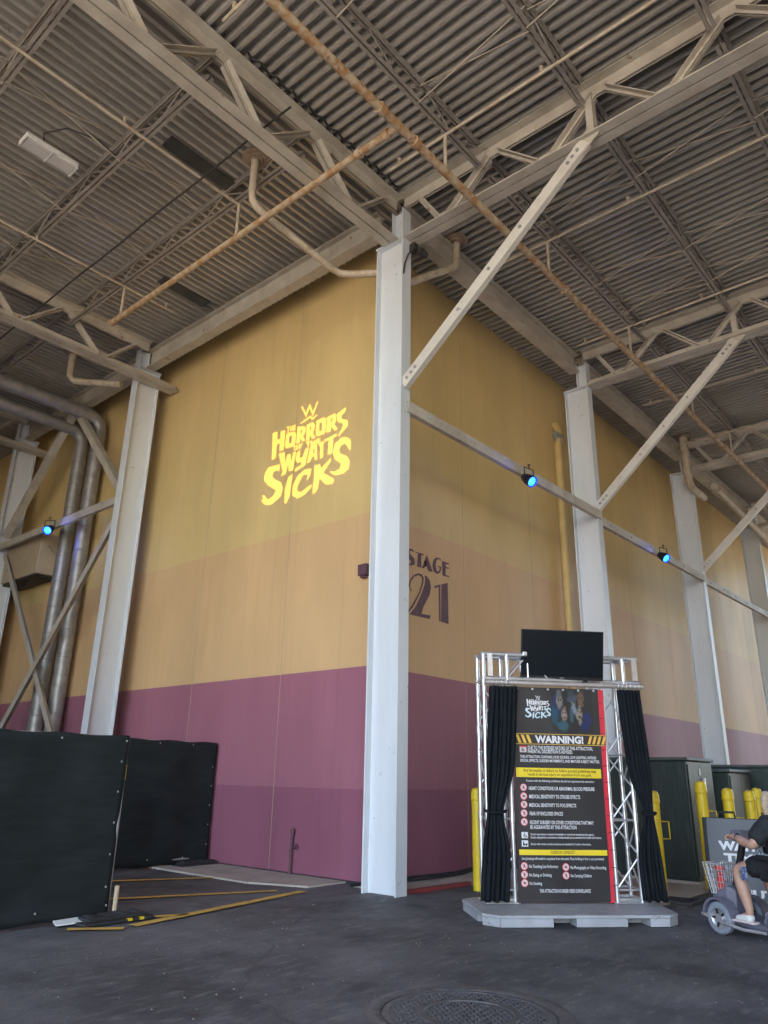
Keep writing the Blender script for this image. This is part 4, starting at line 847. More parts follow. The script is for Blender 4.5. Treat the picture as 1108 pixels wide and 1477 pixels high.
# ================================================================== warning sign totem
SA = Vector((7.87, 4.81, 0)); SU = Vector((.8, -.72, 0)).normalized(); SV = Vector((-SU.y, SU.x, 0)); UZ = Vector((0, 0, 1))
def S(u, v, z): return SA+SU*u+SV*v+UZ*z
pf = thing('sign_platform', S(.5, 0, 0), 'low grey wooden platform with forklift slots under the warning sign', 'platform')
def uvprism(pts, z0, z1): return MB().prism([S(u, v, z0) for u, v in pts], (0, 0, z1-z0))
oct_ = [(-.56, -.55), (-.42, -.70), (1.38, -.70), (1.52, -.58), (1.62, .20), (1.45, .50), (-.40, .50), (-.56, .35)]
uvprism(oct_, .082, .112).build('deck_board', 'platform', pf, bevel=.006)
for a, c in ((-.41, .14), (.38, .92), (1.16, 1.37)): uvprism([(a, -.695), (c, -.695), (c, -.5), (a, -.5)], .004, .0815).build('skirt_block', 'platform', pf, bevel=.004)
uvprism([(-.415, -.692), (-.40, -.5), (-.50, -.35), (-.555, -.545)], .004, .0815).build('skirt_block', 'platform', pf, bevel=.004)
uvprism([(1.375, -.692), (1.515, -.575), (1.42, -.4), (1.375, -.5)], .004, .0815).build('skirt_block', 'platform', pf, bevel=.004)
uvprism([(-.55, -.34), (-.48, -.34), (-.48, .35), (-.55, .35)], .004, .0815).build('skirt_block', 'platform', pf)
uvprism([(1.45, -.4), (1.53, -.4), (1.60, .2), (1.45, .2)], .004, .0815).build('skirt_block', 'platform', pf)
uvprism([(-.3, -.45), (1.3, -.45), (1.3, .45), (-.3, .45)], .004, .0815).build('skirt_block', 'platform', pf)

tw = thing('truss_frame', S(.54, 0, .112), 'silver aluminium truss goalpost frame around the warning banner', 'truss frame')
def leg_truss(u0, v0, w=.29, z0=.13, z1=2.82):
    t = None
    cs = [(u0, v0), (u0+w, v0), (u0+w, v0+w), (u0, v0+w)]
    for i, (u, v) in enumerate(cs):
        c = MB().tube(S(u, v, z0), S(u, v, z1), .025, 12).build('leg_tube', 'alu', tw, smooth=True)
        un, vn = cs[(i+1) % 4]; k = 0; z = z0+.12
        while z+.36 < z1-.3:
            a, b_ = ((u, v), (un, vn)) if k % 2 == 0 else ((un, vn), (u, v))
            MB().tube(S(*a, z), S(*b_, z+.34), .0105, 8).build('lacing', 'alu', c, smooth=True)
            if k % 2 == 0: MB().tube(S(u, v, z), S(un, vn, z), .0105, 8).build('lacing', 'alu', c, smooth=True)
            z += .36; k += 1
        for zz in (z0+.02, z1-.31, z1): MB().tube(S(u, v, zz), S(un, vn, zz), .02, 8).build('spreader', 'alu', c, smooth=True)
        for zz in (1.0, 1.95): MB().tube(S(u, v, zz-.05), S(u, v, zz+.05), .030, 12).build('coupler', 'alu', c, smooth=True)
    MB().box(S(u0+w/2, v0+w/2, .123), (w+.10, w+.10, .012), (SU, SV, UZ)).build('base_plate', 'alu', tw, bevel=.004)
leg_truss(-.33, .02); leg_truss(1.13, .02)
# top box truss spanning between the legs
zt0, zt1 = 2.53, 2.82
for v in (.02, .31):
    for z in (zt0, zt1):
        c = MB().tube(S(-.36, v, z), S(1.62, v, z), .025, 12).build('beam_tube', 'alu', tw, smooth=True)
        if z == zt0:
            us = [-.04, .22, .48, .74, 1.0, 1.12]
            for i in range(len(us)-1):
                a, b_ = (zt0, zt1) if i % 2 == 0 else (zt1, zt0)
                MB().tube(S(us[i], v, a), S(us[i+1], v, b_), .0105, 8).build('lacing', 'alu', c, smooth=True)
            for u in (.22, .74): MB().tube(S(u, v, zt0), S(u, v, zt1), .0105, 8).build('lacing', 'alu', c, smooth=True)
for u in (.20, .86): MB().tube(S(u, .02, zt1-.0), S(u, .31, zt1), .018, 8).build('spreader', 'alu', tw, smooth=True)
MB().box(S(-.26, -.03, 2.68), (.06, .02, .26), (SU, SV, UZ)).build('corner_plate', 'alu', tw); MB().box(S(1.55, -.03, 2.68), (.06, .02, .26), (SU, SV, UZ)).build('corner_plate', 'alu', tw)
MB().box(S(.18, .0, 2.83), (.055, .06, .055), (SU, SV, UZ)).build('clamp', 'alu', tw, bevel=.01)
MB().tube(S(-.34, -.07, 2.475), S(1.62, -.07, 2.475), .028, 12).build('front_bar', 'alutray', tw, smooth=True)
MB().box(S(.64, .0, 2.475), (1.90, .12, .02), (SU, SV, UZ)).build('tray', 'alutray', tw)

# television
tvd = (SV*.985*0-SV).normalized(); til = R(14)
tvC = S(.63, -.06, 2.83); tvU = (SU*math.cos(R(-9))+SV*math.sin(R(-9))).normalized(); tvU = (tvU+UZ*(-.028)).normalized()
fN = tvU.cross(UZ).normalized()      # towards the viewer
if fN.dot(-SV) < 0: fN = -fN
tvN = (fN*math.cos(til)-UZ*math.sin(til)).normalized(); tvY = tvN.cross(tvU).normalized()
if tvY.z < 0: tvY = -tvY
tv = thing('television', tvC-tvY*.29, 'black flat television tilted forward on top of the truss frame, screen off', 'television')
MB().box(tvC, (.99, .585, .04), (tvU, tvY, tvN)).build('casing', 'tvframe', tv, bevel=.006)
MB().box(tvC+tvN*.0215+tvY*.012, (.962, .543, .004), (tvU, tvY, tvN)).build('screen', 'tvscreen', tv)
MB().box(tvC-tvN*.06, (.4, .3, .07), (tvU, tvY, tvN)).build('rear_housing', 'tvframe', tv, bevel=.01)
MB().box(tvC-tvY*.275+tvN*.0225, (.05, .010, .002), (tvU, tvY, tvN)).build('badge', 'galv', tv)
for k in (-.28, .28): MB().box(tvC+tvU*k-tvY*.30-tvN*.01, (.05, .05, .10), (tvU, tvY, tvN)).build('foot', 'tvframe', tv)
b = MB(); b.bar(tvC-tvN*.10, S(.63, .16, 2.83), .08, .04); b.build('bracket', 'tvframe', tv)

# banner: vinyl sheet with gentle ripples
bn = thing('warning_banner', S(.54, -.02, .13), 'tall black vinyl warning banner with white text and yellow bars', 'banner')
def bz(u, z): return -.022+.004*math.sin(z*5+u*2)+.003*math.sin(u*9+z*3)
def Bp(u, z, o=0): return S(u, bz(u, z)-o, z)
def ripple(u0, u1, z0, z1, o, m, name, par_, top=None, n=(10, 40)):
    b = MB()
    for j in range(n[1]+1):
        for i in range(n[0]+1):
            z = z0+(z1-z0)*j/n[1]; f = (z-.12)/2.3; a = (u0+(u1-u0)*i/n[0])+(top*f if top else 0); b.v.append(Bp(a, z, o))
    k = n[0]+1; b.f = [(j*k+i, j*k+i+1, (j+1)*k+i+1, (j+1)*k+i) for j in range(n[1]) for i in range(n[0])]
    ob = b.build(name, m, par_, smooth=True); return ob
vin = ripple(-.015, 1.035, .135, 2.435, 0, 'banner', 'vinyl_sheet', bn, top=.03, n=(24, 90)); ripple(-.015, 1.035, .135, 2.435, -.004, 'banner', 'backing_sheet', bn, top=.03, n=(24, 90))
ripple(1.015, 1.085, .125, 2.43, -.012, 'pred', 'red_edge', bn, top=.05, n=(4, 90))
ripple(.012, 1.03, 1.421, 1.524, .003, 'pyellow', 'yellow_bar', bn, n=(24, 4)); ripple(.012, 1.03, .604, .660, .003, 'pyellow', 'yellow_bar', bn, n=(24, 4))
ripple(.018, 1.10, 1.897, 1.903, .004, 'phaz', 'amber_line', bn, n=(24, 1)); ripple(.018, 1.10, 1.783, 1.789, .004, 'phaz', 'amber_line', bn, n=(24, 1))
ripple(1.03, 1.105, 1.789, 1.897, .0025, 'banner', 'black_tab', bn, n=(4, 3))
for k in range(3):
    u = .022+k*.062; b = MB(); b.add([Bp(u, 1.888, .004), Bp(u+.034, 1.888, .004), Bp(u+.070, 1.798, .004), Bp(u+.036, 1.798, .004)], [(0, 1, 2, 3)]); b.build('hazard_stripe', 'phaz', bn)
for k in range(4):
    u = .890+k*.056; b = MB(); b.add([Bp(u+.034, 1.888, .004), Bp(u+.064, 1.888, .004), Bp(u+.030, 1.798, .004), Bp(u, 1.798, .004)], [(0, 1, 2, 3)]); b.build('hazard_stripe', 'phaz', bn)
for (txt, u0, u1, z0, cap) in TEXT:
    on_yellow = txt[:3] in ('Any', 'res', 'COD')
    bold = .045 if txt == 'WARNING!' else (.002 if on_yellow else (.018 if txt.isupper() else .010))
    text_mesh(txt, u0, u1, z0, cap*1.08, lambda x, y: Bp(x, y, .007), bold).build('lettering', 'pblack' if on_yellow else 'pwhite', bn)
def disc(u, z, r, m, o, n=20): 
    b = MB(); b.add([Bp(u+r*math.cos(2*math.pi*i/n), z+r*math.sin(2*math.pi*i/n), o) for i in range(n)], [tuple(range(n))]); return b
def symbol(u, z, r=.041, kind=0):
    s0 = disc(u, z, r, None, .004).build('symbol_ring', 'pred', bn); disc(u, z, r*.86, None, .0052).build('symbol_field', 'ppink', s0)
    b = MB(); q = lambda a, c: Bp(u+a*r*.8, z+c*r*.8, .0062)
    if kind % 3 == 0: b.add([q(-.15, .55), q(.15, .55), q(.25, .1), q(.45, -.5), q(.2, -.5), q(0, -.1), q(-.2, -.55), q(-.4, -.5), q(-.25, .1)], [tuple(range(9))])
    elif kind % 3 == 1: b.add([q(-.5, .05), q(-.1, .3), q(.5, .2), q(.45, -.1), q(.1, -.3), q(-.45, -.25)], [tuple(range(6))])
    else: b.add([q(-.12, .6), q(.12, .6), q(.16, -.6), q(-.16, -.6)], [(0, 1, 2, 3)]); b.add([q(-.4, .2), q(.4, .2), q(.3, -.05), q(-.3, -.05)], [(0, 1, 2, 3)])
    b.build('pictogram', 'pblack', s0)
    b = MB(); b.add([Bp(u-.62*r, z+.54*r, .007), Bp(u-.54*r, z+.62*r, .007), Bp(u+.62*r, z-.54*r, .007), Bp(u+.54*r, z-.62*r, .007)], [(0, 1, 2, 3)]); b.build('slash', 'pred', s0)
for k, (u, z) in enumerate(((.091, 1.31), (.089, 1.217), (.088, 1.128), (.084, 1.037), (.082, .945), (.064, .492), (.063, .407), (.062, .323), (.538, .485), (.536, .400))): symbol(u, z, .041, (0, 1, 0, 2, 0, 0, 2, 1, 1, 2)[k])
def square(u0, u1, z0, z1, kind):
    b = MB(); b.add([Bp(u0, z0, .004), Bp(u1, z0, .004), Bp(u1, z1, .004), Bp(u0, z1, .004)], [(0, 1, 2, 3)]); s0 = b.build('symbol_field', 'pwhite' if kind else 'ppink', bn)
    q = lambda a, c: Bp(u0+(u1-u0)*a, z0+(z1-z0)*c, .0052); b = MB()
    if kind == 1:   # wheelchair
        n = 14; ring = [(.52+.26*math.cos(t), .36+.26*math.sin(t)) for t in [R(100+i*250/n) for i in range(n+1)]]; rin = [(.52+.18*math.cos(t), .36+.18*math.sin(t)) for t in [R(100+i*250/n) for i in range(n+1)]]
        for i in range(n): b.add([q(*ring[i]), q(*ring[i+1]), q(*rin[i+1]), q(*rin[i])], [(0, 1, 2, 3)])
        b.add([q(.42, .75), q(.54, .75), q(.56, .45), q(.80, .42), q(.86, .15), q(.76, .14), q(.70, .34), q(.44, .36)], [tuple(range(8))]); b.add([q(.48+.08*math.cos(R(a)), .86+.08*math.sin(R(a))) for a in range(0, 360, 45)], [tuple(range(8))])
    elif kind == 2: b.add([q(.2, .85), q(.32, .85), q(.36, .5), q(.7, .45), q(.85, .6), q(.88, .35), q(.78, .12), q(.66, .12), q(.6, .28), q(.45, .28), q(.4, .12), q(.2, .12)], [tuple(range(12))])
    else:
        b.add([q(.28, .62), q(.42, .62), q(.44, .12), q(.26, .12)], [(0, 1, 2, 3)]); b.add([q(.55, .5), q(.68, .5), q(.70, .12), q(.53, .12)], [(0, 1, 2, 3)])
        b.add([q(.35+.07*math.cos(R(a)), .72+.07*math.sin(R(a))) for a in range(0, 360, 45)], [tuple(range(8))]); b.add([q(.61+.06*math.cos(R(a)), .58+.06*math.sin(R(a))) for a in range(0, 360, 45)], [tuple(range(8))])
        b2 = MB(); b2.add([q(0, .8), q(1, .8), q(1, 1), q(0, 1)], [(0, 1, 2, 3)]); b2.build('red_band', 'pred', s0)
    b.build('pictogram', 'pblack', s0)
square(.045, .118, .776, .840, 1); square(.044, .117, .690, .754, 2); square(.066, .146, 1.693, 1.765, 0)
# logo on the banner, same drawing as the projected one
ly = [p[0] for L_ in LG.values() for P in L_ if P != 'h' for p in P]; lz = [p[1] for L_ in LG.values() for P in L_ if P != 'h' for p in P]
def lmap(y, z): return Bp(.147+(max(ly)-y)/(max(ly)-min(ly))*.315, 2.072+(z-min(lz))/(max(lz)-min(lz))*.27, .005)
for k, P in LG.items(): flat_mesh(P, lmap).build('logo_lettering' if k != 'mark' else 'logo_mark', 'pteal' if k == 'sicks' else 'pwhite', bn)
# generic dark group artwork: soft figure-like patches
def art_material():
    m = bpy.data.materials.new('print_artwork'); m.use_nodes = True; N = m.node_tree.nodes; L = m.node_tree.links; bs = N['Principled BSDF']; bs.inputs['Roughness'].default_value = .4
    tc = N.new('ShaderNodeUVMap'); uv = tc.outputs[0]
    nz = N.new('ShaderNodeTexNoise'); nz.inputs['Scale'].default_value = 9; nz.inputs['Detail'].default_value = 5; L.new(uv, nz.inputs['Vector'])
    cur = None
    blobs = [(.10, .62, .17, .30, (.03, .045, .14)), (.20, .72, .09, .20, (.30, .27, .24)), (.20, .95, .07, .14, (.16, .16, .18)), (.52, .80, .15, .10, (.10, .12, .16)), (.50, .94, .09, .14, (.05, .07, .09)), (.72, .78, .09, .20, (.22, .13, .08)), (.54, .56, .075, .15, (.30, .33, .38)),
             (.30, .42, .11, .24, (.05, .04, .04)), (.30, .42, .075, .17, (.40, .32, .27)), (.26, .14, .15, .13, (.05, .15, .18)), (.66, .44, .08, .17, (.36, .33, .27)), (.68, .24, .06, .09, (.34, .28, .22)), (.86, .32, .12, .17, (.03, .045, .16)), (.78, .14, .12, .12, (.02, .04, .16)), (.06, .38, .12, .22, (.02, .11, .17)), (.48, .40, .05, .18, (.06, .15, .19)), (.27, .46, .015, .025, (.03, .02, .02)), (.335, .46, .015, .025, (.03, .02, .02)), (.64, .50, .016, .03, (.02, .02, .02)), (.70, .48, .016, .03, (.02, .02, .02)), (.305, .33, .03, .02, (.06, .02, .02)), (.67, .36, .035, .03, (.03, .02, .02)), (.18, .76, .018, .03, (.02, .02, .02)), (.23, .76, .018, .03, (.02, .02, .02)), (.69, .82, .014, .03, (.03, .02, .02)), (.75, .82, .014, .03, (.03, .02, .02))]
    for (cx, cy, rx, ry, c) in blobs:
        mp = N.new('ShaderNodeMapping'); mp.inputs['Location'].default_value = (-cx/rx, -cy/ry, 0); mp.inputs['Scale'].default_value = (1/rx, 1/ry, 1); L.new(uv, mp.inputs[0])
        ln = N.new('ShaderNodeVectorMath'); ln.operation = 'LENGTH'; L.new(mp.outputs[0], ln.inputs[0])
        ad = N.new('ShaderNodeMath'); ad.operation = 'MULTIPLY_ADD'; ad.inputs[1].default_value = 1.5; L.new(nz.outputs['Fac'], ad.inputs[0]); L.new(ln.outputs['Value'], ad.inputs[2])
        mr = N.new('ShaderNodeMapRange'); mr.interpolation_type = 'SMOOTHSTEP'; mr.inputs['From Min'].default_value = 1.95; mr.inputs['From Max'].default_value = 1.3; L.new(ad.outputs[0], mr.inputs['Value'])
        mx = N.new('ShaderNodeMix'); mx.data_type = 'RGBA'; L.new(mr.outputs[0], mx.inputs[0]); mx.inputs[7].default_value = (*[v*.62 for v in c], 1)
        if cur is None: mx.inputs[6].default_value = (.024, .023, .024, 1)
        else: L.new(cur, mx.inputs[6])
        cur = mx.outputs[2]
    L.new(cur, bs.inputs['Base Color']); return m
art = ripple(.475, .985, 1.93, 2.415, .003, art_material(), 'artwork', bn, n=(16, 16))
uvl = art.data.uv_layers.new(name='UVMap')
for lp in art.data.loops:
    vi = lp.vertex_index; uvl.data[lp.index].uv = ((vi % 17)/16, (vi//17)/16)
for k in range(6): MB().lathe([(.006, 0), (.013, .003), (.013, .007), (.006, .008)], Bp(.06+k*.19, 2.415, .004), 8, (SU, UZ, -SV)).build('eyelet', 'wire', bn)
for k in range(12): MB().tube(Bp(1.06, .3+k*.18, .004), S(1.14, -.0, .3+k*.18), .003, 5).build('cable_tie', 'rubber', bn)

# curtains with tied waists
def curtain(ut, ub, um, label, zt=2.43, zb=.15, zm=1.05):
    t = thing('curtain', S((ub[0]+ub[1])/2, -.08, zb), label, 'curtain', 'black curtains on the sign frame'); b = MB(); nu, nz_ = 64, 46
    def edge(k, f):  # f 0 bottom .. 1 top
        z = zb+(zt-zb)*f; w = math.exp(-((z-zm)/.28)**2)
        base = ub[k]+(ut[k]-ub[k])*f; return base+(um[k]-(ub[k]+(ut[k]-ub[k])*((zm-zb)/(zt-zb))))*w
    for j in range(nz_+1):
        f = j/nz_; z = zb+(zt-zb)*f; e0, e1 = edge(0, f), edge(1, f); w = abs(e1-e0)
        for i in range(nu+1):
            q = i/nu; ph = q*6.5*2*math.pi; amp = .030*(1-.45*math.exp(-((z-zm)/.25)**2))
            ph += 1.6*noise.noise(Vector((q*5, z*.8, ub[0])))
            off = amp*(.75+.6*noise.noise(Vector((q*4, z*1.3, 7+ub[0]))))*math.sin(ph+.6*math.sin(z*2+q*3))+.012*math.sin(ph*.47+z*3)
            b.v.append(S(e0+(e1-e0)*q+.006*math.cos(ph), -.085+off, z+.008*math.sin(ph*.5)*(1-f)))
    n = nu+1; b.f = [(j*n+i, j*n+i+1, (j+1)*n+i+1, (j+1)*n+i) for j in range(nz_) for i in range(nu)]
    o = b.build('cloth', 'curtain', t, smooth=True); md = o.modifiers.new('s', 'SOLIDIFY'); md.thickness = .004
    for k in range(6):
        u = ut[0]+(ut[1]-ut[0])*(k+.5)/6; r0 = MB(); r0.pipe([S(u, -.075, 2.475)+(SV*math.cos(a)+UZ*math.sin(a))*.038 for a in [i*math.pi/6 for i in range(12)]], .005, 6, closed=True); r0.build('ring', 'wire', t, smooth=True)
    b = MB(); uc = (um[0]+um[1])/2; hw = abs(um[1]-um[0])/2+.02
    b.pipe([S(uc+hw*math.cos(a), -.085+.05*math.sin(a), zm+.01*math.cos(a*2)) for a in [i*math.pi/10 for i in range(20)]], .016, 6, closed=True); b.build('tie', 'curtain', t, smooth=True)
curtain((-.29, .06), (-.46, -.12), (-.36, -.16), 'black curtain tied at the waist on the plum wall side of the sign')
curtain((1.27, 1.58), (1.38, 1.68), (1.48, 1.60), 'black curtain on the green cabinet side of the sign')

# ================================================================== wait times board
WO = Vector((10.42, 3.66, 0)); WU = Vector((.20, -.98, 0)).normalized(); WNv = Vector((-WU.y, WU.x, 0)); WNv = WNv if WNv.x < 0 else -WNv
WT = (UZ*.985-WNv*.17).normalized(); WN2 = WU.cross(WT); WN2 = WN2 if WN2.x < 0 else -WN2
ws = thing('wait_times_board', WO+WU*.5, 'dark leaning sandwich board with white wait times lettering behind the scooter', 'sign board')
def W(u, h, o=0): return WO+WU*u+WT*h+WN2*o
MB().box(W(.52, .50), (1.04, .98, .035), (WU, WT, WN2)).build('board', 'signboard', ws, bevel=.012)
MB().box(W(.52, .51, .0195), (.94, .86, .006), (WU, WT, WN2)).build('face_panel', 'signboard', ws)
for u in (.03, 1.01): MB().box(W(u, .50, .012), (.045, .97, .03), (WU, WT, WN2)).build('frame_rail', 'rubber', ws)
bk = Vector((.34, .07, 0))
MB().box(WO+WU*.52+bk+UZ*.48, (1.0, .95, .03), (WU, (UZ*.97+Vector((-.2, 0, 0))).normalized(), WNv)).build('back_board', 'signboard', ws)
for u in (.30, .80):
    b = MB(); b.pipe([W(u-.10, .985), W(u-.09, 1.06), W(u+.09, 1.06), W(u+.10, .985)], .014, 6); b.build('carry_handle', 'rubber', ws, smooth=True)
text_mesh('WAIT', .17, .62, .615, .10, lambda x, y: W(x, y, .024), .05).build('lettering', 'pwhite', ws)
text_mesh('TIMES', .22, .76, .475, .10, lambda x, y: W(x, y, .024), .05).build('lettering', 'pwhite', ws)
text_mesh('MINUTES', .18, .92, .09, .09, lambda x, y: W(x, y, .024), .05).build('lettering', 'pwhite', ws)

# ================================================================== mobility scooter and rider
HA = R(66); HF = Vector((math.cos(HA), math.sin(HA), 0)); HL = Vector((-HF.y, HF.x, 0)); HO = Vector((8.44, 2.87, 0))-HL*.22
def H(s, l, z): return HO+HF*s+HL*l+UZ*z     # s forward of front axle, l to the rider's left
scq = thing('mobility_scooter', H(-.35, 0, 0), 'dark grey mobility scooter with a wire front basket', 'scooter')
def wheel(s, l, r=.145, w=.075):
    ax = (HF, UZ, HL)
    o = MB().lathe([(r*.62, -w/2), (r*.9, -w/2), (r, -w*.3), (r, w*.3), (r*.9, w/2), (r*.62, w/2), (r*.62, -w/2)], H(s, l, r), 24, ax).build('tyre', 'tyre', scq, smooth=True)
    sg = 1
    rm = MB().lathe([(r*.62, w*.42), (r*.56, w*.30), (r*.30, w*.22), (r*.26, w*.40), (0, w*.42)], H(s, l, r), 24, ax).build('rim', 'rim', o, smooth=True)
    MB().lathe([(r*.60, -w*.3), (0, -w*.3)], H(s, l, r), 24, ax).build('rim_back', 'scooterdark', o)
    for k in range(5):
        a = k*2*math.pi/5; b = MB(); d = HF*math.cos(a)+UZ*math.sin(a); b.bar(H(s, l, r)+d*.03+HL*w*.30, H(s, l, r)+d*r*.60+HL*w*.30, .02, .012, HL); b.build('spoke', 'scooterdark', o)
for s in (0, -.72):
    for l in (.22, -.22): wheel(s, l)
def shell(name, secs, m, par_, sub=2):
    # secs: (s, half width, z0, z1) cross sections front to back
    b = MB()
    for (s, w, z0, z1) in secs:
        b.v += [H(s, -w, z0), H(s, w, z0), H(s, w*.92, z1), H(s, -w*.92, z1)]
    n = len(secs); b.f = [(0, 1, 2, 3), tuple((n-1)*4+i for i in (3, 2, 1, 0))]+[(i*4+k, i*4+(k+1) % 4, (i+1)*4+(k+1) % 4, (i+1)*4+k) for i in range(n-1) for k in range(4)]
    o = b.build(name, m, par_, smooth=False, bevel=.02); return o
shell('foot_deck', [(-.05, .20, .13, .19), (-.25, .20, .10, .15), (-.52, .22, .10, .15), (-.60, .22, .12, .2)], 'scooter', scq)
shell('front_shroud', [(.16, .10, .20, .26), (.08, .17, .16, .36), (-.04, .16, .14, .44), (-.12, .12, .15, .40)], 'scooter', scq)
shell('rear_shroud', [(-.54, .17, .14, .38), (-.62, .21, .13, .46), (-.85, .21, .14, .48), (-.98, .15, .18, .42)], 'scooter', scq)
for l in (.22, -.22):
    for s in (0, -.72):
        b = MB(); pts = [(s+.185*math.cos(a), .145+.185*math.sin(a)) for a in [R(x) for x in range(10, 171, 20)]]; inn = [(s+.165*math.cos(a), .145+.165*math.sin(a)) for a in [R(x) for x in range(10, 171, 20)]]
        for i in range(len(pts)-1):
            p0, p1, q0, q1 = pts[i], pts[i+1], inn[i], inn[i+1]
            b.add([H(p0[0], l-.06, p0[1]), H(p1[0], l-.06, p1[1]), H(p1[0], l+.05, p1[1]), H(p0[0], l+.05, p0[1]), H(q0[0], l-.06, q0[1]), H(q1[0], l-.06, q1[1]), H(q1[0], l+.05, q1[1]), H(q0[0], l+.05, q0[1])], [(0, 1, 2, 3), (7, 6, 5, 4), (0, 3, 7, 4), (1, 5, 6, 2), (3, 2, 6, 7), (0, 4, 5, 1)])
        b.build('fender', 'scooter', scq, smooth=True)
b = MB(); b.pipe([H(.10, -.24, .14), H(.24, -.2, .15), H(.26, 0, .15), H(.24, .2, .15), H(.10, .24, .14)], .02, 8); b.build('bumper', 'wire', scq, smooth=True)
b = MB(); b.pipe([H(-.05, .27, .12), H(-.3, .27, .09), H(-.55, .27, .10)], .014, 8); b.build('side_trim', 'wire', scq, smooth=True)
MB().tube(H(-.02, 0, .38), H(-.20, 0, .88), .035, 10).build('tiller', 'scooterdark', scq, smooth=True)
MB().box(H(-.20, 0, .91), (.12, .22, .09), (HF, HL, (UZ*.9+HF*.3).normalized())).build('console', 'scooter', scq, bevel=.02)
b = MB(); b.pipe([H(-.32, .27, .88), H(-.27, .20, .90), H(-.22, .08, .92), H(-.22, -.08, .92), H(-.27, -.20, .90), H(-.32, -.27, .88)], .016, 8); b.build('handlebar', 'scooterdark', scq, smooth=True)
bk_ = thing('wire_basket', H(.08, 0, .34), 'white wire basket on the front of the scooter holding a red item', 'basket')
def basket():
    nu = 9; z0, z1 = .34, .62; a0, a1, w0, w1 = .02, .18, .11, .14
    def ringp(f): 
        s0 = a0-.02*f; s1 = a1+.05*f; w = w0+(w1-w0)*f; z = z0+(z1-z0)*f
        pts = []; 
        for i in range(nu): pts.append((s0, -w+2*w*i/nu, z))
        for i in range(5): pts.append((s0+(s1-s0)*i/5, w, z))
        for i in range(nu): pts.append((s1, w-2*w*i/nu, z))
        for i in range(5): pts.append((s1+(s0-s1)*i/5, -w, z))
        return pts
    for k in range(6):
        b = MB(); b.pipe([H(*p) for p in ringp(k/5)], .0045 if k < 5 else .007, 5, closed=True); b.build('wire_hoop', 'wire', bk_)
    lo_, hi_ = ringp(0), ringp(1)
    for i in range(len(lo_)): MB().tube(H(*lo_[i]), H(*hi_[i]), .0035, 5).build('wire_upright', 'wire', bk_)
    for i in range(1, nu): MB().tube(H(*lo_[i]), H(*lo_[2*nu+5-i]), .0035, 5).build('wire_floor', 'wire', bk_)
basket()
b = MB(); b.lathe([(0, 0), (.035, 0), (.04, .15), (.022, .17), (.022, .19), (.05, .20), (.05, .24), (0, .24)], H(.10, .05, .355), 12); props(place(b.build('red_bottle', 'redcup', smooth=True)), 'bright red bottle standing in the scooter basket', 'bottle')
b = MB(); b.box(H(.10, -.04, .41), (.12, .12, .11), (HF, HL, UZ)); props(place(b.build('blue_pouch', 'blueplastic', bevel=.03)), 'blue patterned pouch lying in the scooter basket', 'pouch')
st_ = MB().box(H(-.70, 0, .565), (.40, .44, .08), (HF, HL, UZ)).build('seat', 'scooterdark', scq, bevel=.03)
MB().box(H(-.92, 0, .80), (.07, .42, .40), ((HF*.97-UZ*.2).normalized(), HL, (UZ*.97+HF*-.2).normalized())).build('backrest', 'scooterdark', scq, bevel=.03)
MB().tube(H(-.72, 0, .42), H(-.72, 0, .54), .04, 10).build('seat_post', 'scooterdark', scq)
for l in (.25, -.25): MB().box(H(-.66, l, .74), (.26, .055, .045), (HF, HL, UZ)).build('armrest', 'scooterdark', scq, bevel=.015)

# rider: one continuous skinned body, clothes and hair as children
def skin_obj(name, nodes, edges, m, parent, sub=2, rootn=0):
    me = bpy.data.meshes.new(name); o0 = root_of(parent) if parent else Vector((0, 0, 0))
    keys = list(nodes); me.from_pydata([tuple(H(*nodes[k][:3])-o0) for k in keys], [(keys.index(a), keys.index(c)) for a, c in edges], [])
    o = bpy.data.objects.new(name, me); col.objects.link(o); o.parent = parent
    sk = o.modifiers.new('skin', 'SKIN'); sk.use_smooth_shade = True
    for i, k in enumerate(keys):
        r = nodes[k][3]; r = r if isinstance(r, tuple) else (r, r); me.skin_vertices[0].data[i].radius = r; me.skin_vertices[0].data[i].use_root = (i == rootn)
    ss = o.modifiers.new('sub', 'SUBSURF'); ss.levels = sub; ss.render_levels = sub
    if name in ('shirt', 'shorts', 'hair'):
        ss.levels = ss.render_levels = 4; tx = bpy.data.textures.new('folds', 'CLOUDS'); tx.noise_scale = .07 if name != 'hair' else .02; dm = o.modifiers.new('folds', 'DISPLACE'); dm.texture = tx; dm.strength = .035 if name != 'hair' else .022; dm.mid_level = .5
    me.materials.append(M[m]); return o
rd = thing('person', H(-.66, 0, .60), 'person in black shirt and shorts with blond hair riding the scooter', 'person')
OS = -.08
N_ = {'hip': (-.70, 0, .68, (.17, .15)), 'waist': (-.69, 0, .82, (.16, .14)), 'chest': (-.66, 0, 1.0, (.175, .135)), 'neck0': (-.64, 0, 1.10, .065), 'neck': (-.62, 0, 1.15, .055), 'head0': (-.60, 0, 1.19, (.070, .078)), 'head1': (-.60, 0, 1.27, (.078, .088)), 'head2': (-.61, 0, 1.32, (.05, .06))}
E_ = [('hip', 'waist'), ('waist', 'chest'), ('chest', 'neck0'), ('neck0', 'neck'), ('neck', 'head0'), ('head0', 'head1'), ('head1', 'head2')]
